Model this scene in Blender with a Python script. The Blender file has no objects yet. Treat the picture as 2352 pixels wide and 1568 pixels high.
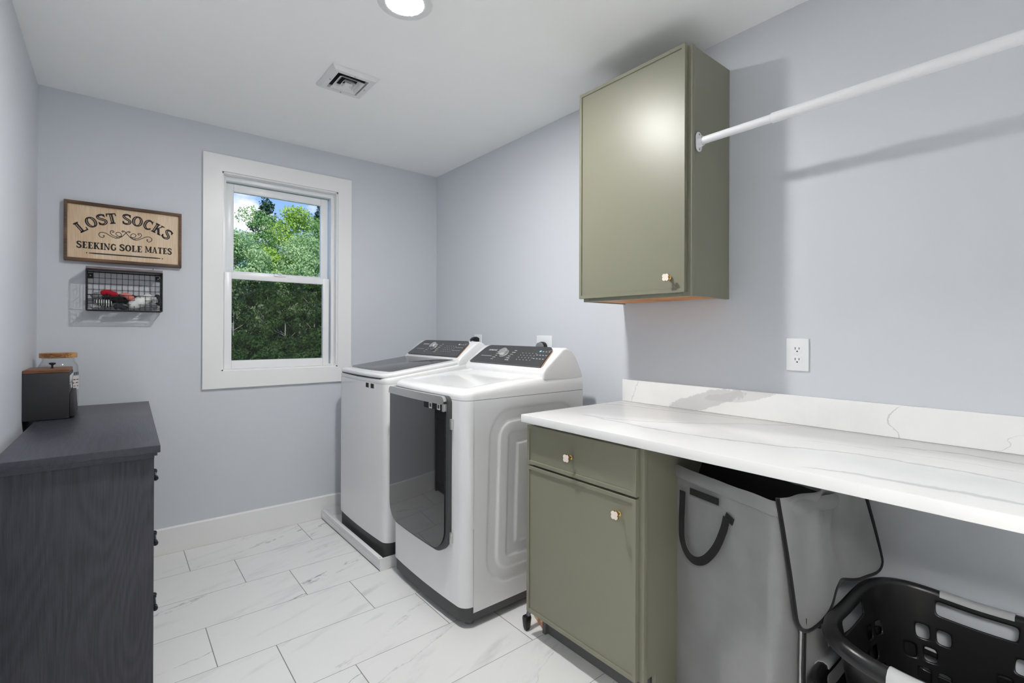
import bpy, bmesh, math, random
import numpy as np
from mathutils import Vector, Matrix, noise
random.seed(7)
C = bpy.context.scene.collection
PI = math.pi
# ------------------------------------------------------------------ camera
def make_camera():
    yaw, pitch, roll = 0.6839, 0.001, 0.0037
    fw = Vector((math.sin(yaw)*math.cos(pitch), math.cos(yaw)*math.cos(pitch), math.sin(pitch)))
    r = Vector((math.cos(yaw), -math.sin(yaw), 0)); u = r.cross(fw)
    r2 = math.cos(roll)*r + math.sin(roll)*u; u2 = -math.sin(roll)*r + math.cos(roll)*u
    cd = bpy.data.cameras.new('camera'); co = bpy.data.objects.new('camera', cd); C.objects.link(co)
    M = Matrix((r2, u2, -fw)).transposed().to_4x4(); M.translation = Vector((-1.9406, -3.3146, 1.2355))
    co.matrix_world = M
    cd.sensor_width = 36.0; cd.lens = 1120.0/2352*36; cd.shift_y = -22.07/2352; cd.clip_start = 0.02; cd.clip_end = 400
    bpy.context.scene.camera = co
make_camera()
sc = bpy.context.scene
sc.view_settings.view_transform = 'Standard'; sc.view_settings.look = 'None'
sc.view_settings.gamma = 1.0; sc.view_settings.use_curve_mapping = False
sc.view_settings.exposure = 0.24
LAMP_E = 520.0         # recessed ceiling lamp
FILL_E = 50.0          # added fill panel in the unseen hall, lifts the low areas
SKY_S = 1.0
SUN_E = 4.2
sc.cycles.max_bounces = 16; sc.cycles.diffuse_bounces = 12; sc.cycles.transparent_max_bounces = 16

def lin(c):
    return tuple(((v/255)/12.92 if v/255 <= 0.04045 else (((v/255)+0.055)/1.055)**2.4) for v in c)

def make_world():
    w = bpy.data.worlds.new('sky'); sc.world = w; w.use_nodes = True
    nt = w.node_tree; N = nt.nodes; L = nt.links; N.clear()
    out = N.new('ShaderNodeOutputWorld'); bg = N.new('ShaderNodeBackground'); L.new(bg.outputs[0], out.inputs[0])
    tc = N.new('ShaderNodeTexCoord'); sep = N.new('ShaderNodeSeparateXYZ'); L.new(tc.outputs['Generated'], sep.inputs[0])
    ramp = N.new('ShaderNodeValToRGB'); L.new(sep.outputs['Z'], ramp.inputs[0])
    ramp.color_ramp.elements[0].position = 0.0; ramp.color_ramp.elements[0].color = (*lin((186, 214, 245)), 1)
    ramp.color_ramp.elements[1].position = 0.42; ramp.color_ramp.elements[1].color = (*lin((88, 152, 232)), 1)
    mp = N.new('ShaderNodeMapping'); L.new(tc.outputs['Generated'], mp.inputs[0]); mp.inputs['Scale'].default_value = (1, 1, 2.0)
    mp.inputs['Location'].default_value = (0.35, 0.0, 0.12)
    nz = N.new('ShaderNodeTexNoise'); L.new(mp.outputs[0], nz.inputs['Vector']); nz.inputs['Scale'].default_value = 5.2
    nz.inputs['Detail'].default_value = 7; nz.inputs['Roughness'].default_value = 0.55
    nrm = N.new('ShaderNodeVectorMath'); nrm.operation = 'NORMALIZE'; L.new(tc.outputs['Generated'], nrm.inputs[0])
    dist = N.new('ShaderNodeVectorMath'); dist.operation = 'DISTANCE'; L.new(nrm.outputs[0], dist.inputs[0]); dist.inputs[1].default_value = Vector((0.175, 1, 0.225)).normalized()
    bl = N.new('ShaderNodeMapRange'); L.new(dist.outputs['Value'], bl.inputs['Value']); bl.inputs['From Min'].default_value = 0.02; bl.inputs['From Max'].default_value = 0.075; bl.inputs['To Min'].default_value = 0.17; bl.inputs['To Max'].default_value = -0.06
    ad = N.new('ShaderNodeMath'); L.new(nz.outputs[0], ad.inputs[0]); L.new(bl.outputs[0], ad.inputs[1])
    cr = N.new('ShaderNodeValToRGB'); L.new(ad.outputs[0], cr.inputs[0])
    cr.color_ramp.elements[0].position = 0.5; cr.color_ramp.elements[1].position = 0.6
    mx = N.new('ShaderNodeMixRGB'); L.new(cr.outputs[0], mx.inputs[0]); L.new(ramp.outputs[0], mx.inputs[1])
    mx.inputs[2].default_value = (0.93, 0.95, 0.98, 1)
    L.new(mx.outputs[0], bg.inputs[0]); bg.inputs[1].default_value = SKY_S
make_world()
sl = bpy.data.lights.new('sun', 'SUN'); sl.energy = SUN_E; sl.angle = 0.01; sl.color = (1, 0.96, 0.88)
so = bpy.data.objects.new('sun', sl); C.objects.link(so)
so.rotation_euler = (math.radians(52), 0, math.radians(-24)); so.location = (-6, -12, 14)

# ------------------------------------------------------------------ materials
def _new(name):
    m = bpy.data.materials.new(name); m.use_nodes = True
    nt = m.node_tree; b = nt.nodes['Principled BSDF']
    return m, nt, nt.nodes, nt.links, b

def mat(name, rgb, rough=0.5, metal=0.0, var=0.04, scale=8.0, bump=0.0, bscale=200.0, coat=0.0, ior=1.5, stretch=(1, 1, 1), spec=0.5, sheen=0.0, emit=0.0):
    """principled paint / plastic / metal with a little procedural mottling"""
    m, nt, N, L, b = _new(name)
    c = lin(rgb)
    tc = N.new('ShaderNodeTexCoord'); mp = N.new('ShaderNodeMapping'); mp.inputs['Scale'].default_value = stretch
    L.new(tc.outputs['Object'], mp.inputs[0])
    nz = N.new('ShaderNodeTexNoise'); nz.inputs['Scale'].default_value = scale; nz.inputs['Detail'].default_value = 4
    L.new(mp.outputs[0], nz.inputs['Vector'])
    mx = N.new('ShaderNodeMixRGB'); L.new(nz.outputs[0], mx.inputs[0])
    mx.inputs[1].default_value = (*[v*(1-var) for v in c], 1); mx.inputs[2].default_value = (*[min(1, v*(1+var)) for v in c], 1)
    L.new(mx.outputs[0], b.inputs['Base Color'])
    b.inputs['Roughness'].default_value = rough; b.inputs['Metallic'].default_value = metal
    b.inputs['IOR'].default_value = ior; b.inputs['Coat Weight'].default_value = coat; b.inputs['Coat Roughness'].default_value = 0.05
    b.inputs['Specular IOR Level'].default_value = spec
    if sheen: b.inputs['Sheen Weight'].default_value = sheen
    if emit:
        b.inputs['Emission Color'].default_value = (*c, 1); b.inputs['Emission Strength'].default_value = emit
    if bump:
        n2 = N.new('ShaderNodeTexNoise'); n2.inputs['Scale'].default_value = bscale; n2.inputs['Detail'].default_value = 3
        L.new(mp.outputs[0], n2.inputs['Vector'])
        bp = N.new('ShaderNodeBump'); bp.inputs['Strength'].default_value = bump; bp.inputs['Distance'].default_value = 0.002
        L.new(n2.outputs[0], bp.inputs['Height']); L.new(bp.outputs[0], b.inputs['Normal'])
    return m

def wood(name, dark, light, axis=2, freq=26.0, rough=0.5, bump=0.25, stretchv=0.06, contrast=(0.3, 0.7), amp=0.16):
    """contour-line grain: sine of a noise field stretched along one axis"""
    m, nt, N, L, b = _new(name)
    tc = N.new('ShaderNodeTexCoord'); mp = N.new('ShaderNodeMapping')
    s = [1, 1, 1]; s[axis] = stretchv*4; mp.inputs['Scale'].default_value = s
    L.new(tc.outputs['Object'], mp.inputs[0])
    nz = N.new('ShaderNodeTexNoise'); nz.inputs['Scale'].default_value = 5.0; nz.inputs['Detail'].default_value = 1.5; nz.inputs['Roughness'].default_value = 0.4
    L.new(mp.outputs[0], nz.inputs['Vector'])
    mu = N.new('ShaderNodeMath'); mu.operation = 'MULTIPLY'; mu.inputs[1].default_value = freq*6.28; L.new(nz.outputs[0], mu.inputs[0])
    si = N.new('ShaderNodeMath'); si.operation = 'SINE'; L.new(mu.outputs[0], si.inputs[0])
    mp2 = N.new('ShaderNodeMapping'); s2 = [90, 90, 90]; s2[axis] = 4; mp2.inputs['Scale'].default_value = s2; L.new(tc.outputs['Object'], mp2.inputs[0])
    n2 = N.new('ShaderNodeTexNoise'); n2.inputs['Scale'].default_value = 3.0; n2.inputs['Detail'].default_value = 4; L.new(mp2.outputs[0], n2.inputs['Vector'])
    ma = N.new('ShaderNodeMath'); ma.operation = 'MULTIPLY_ADD'; L.new(si.outputs[0], ma.inputs[0]); ma.inputs[1].default_value = amp; L.new(n2.outputs[0], ma.inputs[2])
    cr = N.new('ShaderNodeValToRGB'); L.new(ma.outputs[0], cr.inputs[0])
    cr.color_ramp.elements[0].position = contrast[0]; cr.color_ramp.elements[0].color = (*lin(dark), 1)
    cr.color_ramp.elements[1].position = contrast[1]; cr.color_ramp.elements[1].color = (*lin(light), 1)
    L.new(cr.outputs[0], b.inputs['Base Color']); b.inputs['Roughness'].default_value = rough
    bp = N.new('ShaderNodeBump'); bp.inputs['Strength'].default_value = bump; bp.inputs['Distance'].default_value = 0.0015
    L.new(ma.outputs[0], bp.inputs['Height']); L.new(bp.outputs[0], b.inputs['Normal'])
    return m

def glass_pane(name, tint=(1, 1, 1), refl=0.0):
    m, nt, N, L, b = _new(name); N.remove(b)
    out = N['Material Output']; mix = N.new('ShaderNodeMixShader'); tr = N.new('ShaderNodeBsdfTransparent'); gl = N.new('ShaderNodeBsdfGlossy')
    tr.inputs[0].default_value = (*tint, 1); gl.inputs['Roughness'].default_value = 0.02
    lw = N.new('ShaderNodeLayerWeight'); pw = N.new('ShaderNodeMath'); pw.operation = 'POWER'; pw.inputs[1].default_value = 4.0; L.new(lw.outputs['Facing'], pw.inputs[0])
    sc_ = N.new('ShaderNodeMath'); sc_.operation = 'MULTIPLY_ADD'; L.new(pw.outputs[0], sc_.inputs[0]); sc_.inputs[1].default_value = 0.6; sc_.inputs[2].default_value = refl
    L.new(sc_.outputs[0], mix.inputs[0]); L.new(tr.outputs[0], mix.inputs[1]); L.new(gl.outputs[0], mix.inputs[2]); L.new(mix.outputs[0], out.inputs[0])
    return m

def screen_mesh(name):
    """fine dark insect mesh: the weave is far below a pixel, so a procedural part-open weave"""
    m, nt, N, L, b = _new(name)
    out = N['Material Output']; mix = N.new('ShaderNodeMixShader'); tr = N.new('ShaderNodeBsdfTransparent')
    b.inputs['Base Color'].default_value = (0.02, 0.02, 0.02, 1); b.inputs['Roughness'].default_value = 0.8
    tc = N.new('ShaderNodeTexCoord'); nz = N.new('ShaderNodeTexNoise'); nz.inputs['Scale'].default_value = 900; L.new(tc.outputs['Object'], nz.inputs['Vector'])
    mr = N.new('ShaderNodeMapRange'); mr.inputs['To Min'].default_value = 0.30; mr.inputs['To Max'].default_value = 0.46; L.new(nz.outputs[0], mr.inputs['Value'])
    L.new(mr.outputs[0], mix.inputs[0]); L.new(tr.outputs[0], mix.inputs[1]); L.new(b.outputs[0], mix.inputs[2]); L.new(mix.outputs[0], out.inputs[0])
    return m

class G:
    """tiny helper for math node graphs"""
    def __init__(s, nt): s.nt = nt; s.N = nt.nodes; s.L = nt.links
    def m(s, op, a, b=None, c=None, clamp=False):
        n = s.N.new('ShaderNodeMath'); n.operation = op; n.use_clamp = clamp
        for i, v in enumerate((a, b, c)):
            if v is None: continue
            if isinstance(v, (int, float)): n.inputs[i].default_value = v
            else: s.L.new(v, n.inputs[i])
        return n.outputs[0]
    def ss(s, v, lo, hi):
        n = s.N.new('ShaderNodeMapRange'); n.interpolation_type = 'SMOOTHSTEP'
        s.L.new(v, n.inputs['Value']); n.inputs['From Min'].default_value = lo; n.inputs['From Max'].default_value = hi
        return n.outputs[0]
    def noise(s, vec, scale, detail=4, rough=0.5, w=None):
        n = s.N.new('ShaderNodeTexNoise'); n.inputs['Scale'].default_value = scale; n.inputs['Detail'].default_value = detail; n.inputs['Roughness'].default_value = rough
        s.L.new(vec, n.inputs['Vector']); return n.outputs[0]
    def comb(s, x, y, z):
        n = s.N.new('ShaderNodeCombineXYZ')
        for i, v in enumerate((x, y, z)):
            if isinstance(v, (int, float)): n.inputs[i].default_value = v
            else: s.L.new(v, n.inputs[i])
        return n.outputs[0]
    def mix(s, f, a, b):
        n = s.N.new('ShaderNodeMixRGB')
        for i, v in enumerate((f, a, b)):
            if isinstance(v, tuple): n.inputs[i].default_value = (*v, 1)
            elif isinstance(v, (int, float)): n.inputs[i].default_value = v
            else: s.L.new(v, n.inputs[i])
        return n.outputs[0]

def floor_tiles():
    """12 x 24 inch marble-look porcelain laid with a one third running offset"""
    m, nt, N, L, b = _new('marble_tile'); g = G(nt)
    tc = N.new('ShaderNodeTexCoord'); sp = N.new('ShaderNodeSeparateXYZ'); L.new(tc.outputs['Object'], sp.inputs[0])
    X, Y = sp.outputs[0], sp.outputs[1]
    RH, TL = 0.3055, 0.608
    v = g.m('DIVIDE', g.m('ADD', Y, 0.018), -RH); row = g.m('FLOOR', v); fv = g.m('SUBTRACT', v, row)
    xs = g.m('SUBTRACT', g.m('ADD', X, 1.634 + 40*TL), g.m('MULTIPLY', row, 0.2))
    u = g.m('DIVIDE', xs, TL); col = g.m('FLOOR', u); fu = g.m('SUBTRACT', u, col)
    dv = g.m('MULTIPLY', g.m('MINIMUM', fv, g.m('SUBTRACT', 1.0, fv)), RH); du = g.m('MULTIPLY', g.m('MINIMUM', fu, g.m('SUBTRACT', 1.0, fu)), TL)
    gr = g.m('SUBTRACT', 1.0, g.m('MINIMUM', g.ss(dv, 0.0006, 0.0016), g.ss(du, 0.0011, 0.0022)))
    idv = g.m('ADD', g.m('MULTIPLY', row, 7.31), g.m('MULTIPLY', col, 3.77))
    # veins run along the tile, slightly diagonal, broken up by noise
    sy = g.m('ADD', g.m('MULTIPLY', X, -0.30), Y)
    P = g.comb(g.m('ADD', g.m('MULTIPLY', X, 0.55), g.m('MULTIPLY', idv, 1.7)), g.m('MULTIPLY', sy, 2.4), idv)
    warp = g.noise(P, 3.0, 6, 0.6)
    field = g.m('ADD', g.m('MULTIPLY', sy, 5.5), g.m('ADD', g.m('MULTIPLY', warp, 3.4), g.m('MULTIPLY', idv, 0.37)))
    tri = g.m('ABSOLUTE', g.m('SUBTRACT', g.m('FRACT', field), 0.5))
    thin = g.m('SUBTRACT', 1.0, g.ss(tri, 0.0, 0.045))
    gate = g.ss(g.noise(P, 1.6, 3, 0.5), 0.50, 0.68)
    vein = g.m('MULTIPLY', thin, gate)
    soft = g.m('MULTIPLY', g.ss(g.noise(P, 4.5, 6, 0.62), 0.52, 0.80), 0.6)
    c0 = g.mix(soft, lin((234, 234, 233)), lin((190, 190, 191)))
    c1 = g.mix(g.m('MULTIPLY', vein, 1.0), c0, lin((104, 104, 106)))
    c2 = g.mix(g.m('MULTIPLY', gr, 0.9), c1, lin((118, 118, 118)))
    L.new(c2, b.inputs['Base Color']); b.inputs['Roughness'].default_value = 0.36
    bp = N.new('ShaderNodeBump'); bp.inputs['Strength'].default_value = 0.3; bp.inputs['Distance'].default_value = 0.001; bp.invert = True
    L.new(gr, bp.inputs['Height']); L.new(bp.outputs[0], b.inputs['Normal'])
    return m

def quartz(name, veins, blotches=(), across='X', along='Y'):
    """white quartz; every vein is a centre line across = f(along) with its own width and strength"""
    m, nt, N, L, b = _new(name); g = G(nt)
    tc = N.new('ShaderNodeNewGeometry'); sp = N.new('ShaderNodeSeparateXYZ'); L.new(tc.outputs['Position'], sp.inputs[0])
    ax = sp.outputs['XYZ'.index(across)]; al = sp.outputs['XYZ'.index(along)]
    wob = g.m('MULTIPLY', g.m('SUBTRACT', g.noise(tc.outputs['Position'], 9, 6, 0.62), 0.5), 0.06)
    wid = g.noise(tc.outputs['Position'], 22, 4, 0.6)
    col = g.mix(g.ss(g.noise(tc.outputs['Position'], 3.5, 5, 0.6), 0.45, 0.75), lin((238, 238, 237)), lin((231, 231, 230)))
    for pts, w, k in veins:
        lo, hi = pts[0][0], pts[-1][0]
        n = N.new('ShaderNodeFloatCurve'); cv = n.mapping.curves[0]
        xs = [(p[0]-lo)/(hi-lo) for p in pts]; ys = [p[1] for p in pts]
        a0, a1 = min(ys)-0.01, max(ys)+0.01
        for i, (x, y) in enumerate(zip(xs, ys)):
            yy = (y-a0)/(a1-a0)
            if i == 0: cv.points[0].location = (x, yy)
            elif i == len(xs)-1: cv.points[-1].location = (x, yy)
            else: cv.points.new(x, yy)
        n.mapping.update()
        t = g.m('DIVIDE', g.m('SUBTRACT', al, lo), hi-lo); L.new(t, n.inputs['Value'])
        ctr = g.m('MULTIPLY_ADD', n.outputs[0], a1-a0, a0)
        d = g.m('ABSOLUTE', g.m('SUBTRACT', g.m('ADD', ax, wob), ctr))
        dd = g.m('DIVIDE', d, g.m('MULTIPLY', wid, 2*w))
        band = g.m('SUBTRACT', 1.0, g.ss(dd, 0.25, 1.0))
        inside = g.m('MULTIPLY', g.ss(t, 0.0, 0.08), g.m('SUBTRACT', 1.0, g.ss(t, 0.92, 1.0)))
        col = g.mix(g.m('MULTIPLY', g.m('MULTIPLY', band, inside), k), col, lin((184, 184, 186)))
    for (ca, cl, ra, rl, sh_, k) in blotches:
        dl_ = g.m('SUBTRACT', al, cl); da_ = g.m('ADD', g.m('SUBTRACT', ax, ca), g.m('MULTIPLY', dl_, sh_))
        e = g.m('ADD', g.m('POWER', g.m('ABSOLUTE', g.m('DIVIDE', da_, ra)), 2.0), g.m('POWER', g.m('ABSOLUTE', g.m('DIVIDE', dl_, rl)), 4.0))
        e = g.m('ADD', e, g.m('MULTIPLY', g.m('SUBTRACT', wid, 0.5), 2.2))
        col = g.mix(g.m('MULTIPLY', g.m('SUBTRACT', 1.0, g.ss(e, 0.75, 1.0)), k), col, lin((186, 186, 186)))
    L.new(col, b.inputs['Base Color']); b.inputs['Roughness'].default_value = 0.16
    return m

def fabric(name, rgb, rough=0.9, weave=900, var=0.12):
    m = mat(name, rgb, rough=rough, var=var, scale=14, bump=0.25, bscale=weave, spec=0.2, sheen=0.15)
    return m

def leafmat(name, c1, c2, scale=1.6):
    m, nt, N, L, b = _new(name); g = G(nt)
    tc = N.new('ShaderNodeTexCoord'); f = g.ss(g.noise(tc.outputs['Object'], scale, 5, 0.65), 0.3, 0.7)
    c = g.mix(f, lin(c1), lin(c2)); L.new(c, b.inputs['Base Color']); b.inputs['Roughness'].default_value = 0.65; b.inputs['Specular IOR Level'].default_value = 0.2
    tl = N.new('ShaderNodeBsdfTranslucent'); L.new(c, tl.inputs[0]); mx = N.new('ShaderNodeMixShader'); mx.inputs[0].default_value = 0.35
    L.new(b.outputs[0], mx.inputs[1]); L.new(tl.outputs[0], mx.inputs[2]); L.new(mx.outputs[0], N['Material Output'].inputs[0])
    return m

def emitter(name, strength, col=(1, 0.985, 0.96)):
    m, nt, N, L, b = _new(name); N.remove(b)
    e = N.new('ShaderNodeEmission'); e.inputs[0].default_value = (*col, 1); e.inputs[1].default_value = strength
    L.new(e.outputs[0], N['Material Output'].inputs[0]); return m

def striped(name, a, b_, scale=60, axis=0):
    m, nt, N, L, b = _new(name); g = G(nt)
    tc = N.new('ShaderNodeTexCoord'); wv = N.new('ShaderNodeTexWave'); wv.inputs['Scale'].default_value = scale; wv.inputs['Distortion'].default_value = 1.2
    L.new(tc.outputs['Object'], wv.inputs['Vector'])
    L.new(g.mix(g.ss(wv.outputs['Fac'], 0.45, 0.55), lin(a), lin(b_)), b.inputs['Base Color']); b.inputs['Roughness'].default_value = 0.9
    return m

M = {}
M['wall'] = mat('wall_paint', (208, 212, 218), rough=0.55, var=0.012, scale=5, bump=0.03, bscale=350)
M['fill_hall_wall'] = mat('fill_hall_paint', (158, 154, 148), rough=0.7, var=0.02)  # darkened so the added hall bounces less light onto the upper walls
M['ceiling'] = mat('ceiling_paint', (248, 248, 247), rough=0.8, var=0.01, scale=4, bump=0.03, bscale=300)
M['trim'] = mat('trim_paint', (238, 238, 237), rough=0.35, var=0.01)
M['vinyl'] = mat('white_vinyl', (238, 239, 240), rough=0.3, var=0.01)
M['floor'] = floor_tiles()
M['green'] = mat('olive_cabinet_paint', (131, 130, 113), rough=0.37, var=0.025, scale=6, bump=0.05, bscale=260)
M['toe_kick_grey'] = mat('toe_kick_paint', (98, 98, 98), rough=0.5, var=0.04)  # plain grey, used on the toe kick only
M['raw_wood'] = wood('raw_plywood', (176, 112, 52), (206, 140, 74), axis=1, freq=6, rough=0.5, bump=0.1)
M['appliance'] = mat('appliance_enamel', (236, 236, 236), rough=0.16, var=0.01, coat=0.3)
M['appliance_plastic'] = mat('appliance_plastic', (236, 236, 236), rough=0.25, var=0.01)
M['seam'] = mat('seam_dark', (40, 40, 41), rough=0.6)
M['base_grey'] = mat('base_plastic', (72, 72, 73), rough=0.5, var=0.05, bump=0.06, bscale=300)
M['lid_glass'] = mat('smoked_lid_glass', (82, 82, 83), rough=0.12, var=0.05, scale=60, ior=1.5)
M['door_glass'] = mat('smoked_door_glass', (34, 34, 35), rough=0.03, var=0.03, ior=2.1)
M['panel'] = mat('control_panel_film', (66, 66, 67), rough=0.28, var=0.03)
M['chrome'] = mat('brushed_steel', (208, 208, 206), rough=0.34, metal=0.75, var=0.05, scale=40, stretch=(1, 12, 12))
M['mark'] = mat('printed_white', (225, 225, 225), rough=0.5)
M['copper'] = mat('tan_trim', (178, 142, 116), rough=0.4)
M['led'] = mat('lit_indicator', (150, 205, 235), rough=0.4, emit=0.5)
M['quartz'] = quartz('white_quartz', [
    ([(-3.25, -0.40), (-2.95, -0.36), (-2.75, -0.41), (-2.5, -0.48), (-2.25, -0.50), (-2.0, -0.47)], 0.010, 0.62),
    ([(-2.62, -0.03), (-2.50, -0.14), (-2.38, -0.27), (-2.25, -0.38), (-2.1, -0.46), (-1.95, -0.47)], 0.010, 0.55),
    ([(-2.45, -0.06), (-2.2, -0.10), (-2.0, -0.13), (-1.86, -0.17), (-1.80, -0.26)], 0.009, 0.55),
    ([(-2.40, -0.03), (-2.2, -0.055), (-2.0, -0.075), (-1.81, -0.10)], 0.006, 0.5),
    ([(-3.4, -0.60), (-3.15, -0.575), (-2.95, -0.59), (-2.82, -0.64)], 0.016, 0.55),
    ([(-3.4, -0.10), (-3.2, -0.145), (-3.05, -0.14), (-2.9, -0.17)], 0.010, 0.55),
    ([(-3.3, -0.26), (-3.0, -0.25), (-2.7, -0.30)], 0.003, 0.5)])
M['quartz_splash'] = quartz('white_quartz_splash', [
    ([(0.9, -2.90), (0.93, -2.885), (0.955, -2.87), (0.98, -2.875), (1.01, -2.91)], 0.0028, 0.6),
    ([(0.9, -3.09), (0.925, -3.13), (0.945, -3.13), (0.97, -3.19), (1.01, -3.25)], 0.0025, 0.5),
    ([(0.9, -1.87), (0.95, -1.88), (1.01, -1.90)], 0.003, 0.5)],
    blotches=[(-2.245, 0.955, 0.10, 0.06, 2.2, 0.6), (-2.38, 0.985, 0.09, 0.03, 3.0, 0.45)], across='Y', along='Z')
M['brass'] = mat('polished_brass', (214, 178, 110), rough=0.18, metal=1.0, var=0.03)
M['ivory'] = mat('ivory_knob', (236, 224, 214), rough=0.3)
M['white_tube'] = mat('white_coated_tube', (232, 233, 235), rough=0.4, var=0.01)
M['outlet'] = mat('outlet_plastic', (234, 236, 238), rough=0.3, var=0.01)
M['slot'] = mat('outlet_slot', (25, 25, 25), rough=0.7)
M['black_plastic'] = mat('black_plastic', (26, 26, 27), rough=0.35, var=0.08)
M['plug_face'] = mat('grey_plug_face', (120, 122, 124), rough=0.35)
M['vent'] = mat('vent_enamel', (224, 224, 224), rough=0.4, var=0.01)
M['duct'] = mat('duct_shade', (34, 34, 34), rough=0.8)
M['lamp_on'] = emitter('lamp_diffuser', LAMP_E)
M['fill_on'] = emitter('fill_panel_diffuser', FILL_E)
M['dresser'] = wood('charcoal_woodgrain', (48, 48, 54), (68, 68, 77), axis=2, freq=22, rough=0.45, bump=0.5, stretchv=0.05, contrast=(0.2, 0.8), amp=0.11)
M['dresser_top'] = wood('charcoal_woodgrain_top', (51, 51, 59), (70, 70, 81), axis=1, freq=20, rough=0.36, bump=0.4, stretchv=0.06, contrast=(0.2, 0.8), amp=0.08)
M['dark_metal'] = mat('dark_pewter', (52, 52, 62), rough=0.3, metal=0.8, var=0.05)
M['canister'] = mat('charcoal_enamel', (46, 46, 50), rough=0.55, var=0.05, bump=0.1, bscale=300)
M['walnut'] = wood('walnut_lid', (88, 54, 32), (150, 100, 64), axis=0, freq=5, rough=0.45, bump=0.2, stretchv=0.08)
M['acacia'] = wood('acacia_lid', (112, 72, 40), (206, 158, 100), axis=0, freq=3.5, rough=0.4, bump=0.15, stretchv=0.12)
M['jar'] = glass_pane('clear_jar_glass', (0.97, 0.98, 0.98), 0.03)
M['paper'] = mat('label_paper', (222, 214, 212), rough=0.7)
M['ink'] = mat('black_ink', (34, 28, 26), rough=0.6)
M['inline'] = mat('inline_cream', (206, 184, 158), rough=0.6)
M['sign_wood'] = wood('pale_sign_board', (206, 176, 142), (230, 208, 180), axis=2, freq=4, rough=0.6, bump=0.1, stretchv=0.05, contrast=(0.2, 0.8))
M['frame_wood'] = wood('brown_sign_frame', (72, 50, 34), (120, 90, 62), axis=0, freq=4, rough=0.55, bump=0.3)
M['shelf_wood'] = wood('grey_brown_board', (104, 92, 92), (156, 144, 148), axis=0, freq=5, rough=0.6, bump=0.3)
M['black_wire'] = mat('black_wire', (24, 24, 25), rough=0.4, var=0.05)
M['hamper'] = fabric('grey_polyester', (136, 136, 137))
M['hamper_in'] = fabric('dark_lining', (46, 46, 47))
M['webbing'] = fabric('black_webbing', (28, 28, 29), weave=1500)
M['steel'] = mat('zinc_wire', (170, 170, 170), rough=0.35, metal=0.9)
M['basket_black'] = mat('black_basket_plastic', (25, 25, 26), rough=0.3, var=0.1, bump=0.05, bscale=120)
M['basket_grip'] = mat('silver_grip_plastic', (176, 177, 178), rough=0.42, var=0.03)
M['tan_wood'] = wood('tan_scrap_wood', (176, 128, 96), (222, 178, 140), axis=0, freq=5, rough=0.6)
M['grey_metal'] = mat('grey_painted_metal', (118, 118, 122), rough=0.35, metal=0.5)
M['pane'] = glass_pane('window_glass')
M['screen'] = screen_mesh('insect_mesh')
M['bark'] = mat('grey_bark', (96, 84, 74), rough=0.9, var=0.4, scale=6, stretch=(6, 6, 1))
M['birch'] = mat('birch_bark', (188, 184, 176), rough=0.8, var=0.35, scale=5, stretch=(2, 2, 5))
M['grass'] = mat('rough_grass', (62, 84, 40), rough=0.9, var=0.4, scale=3)
M['siding'] = mat('exterior_siding', (190, 190, 186), rough=0.7)

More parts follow.
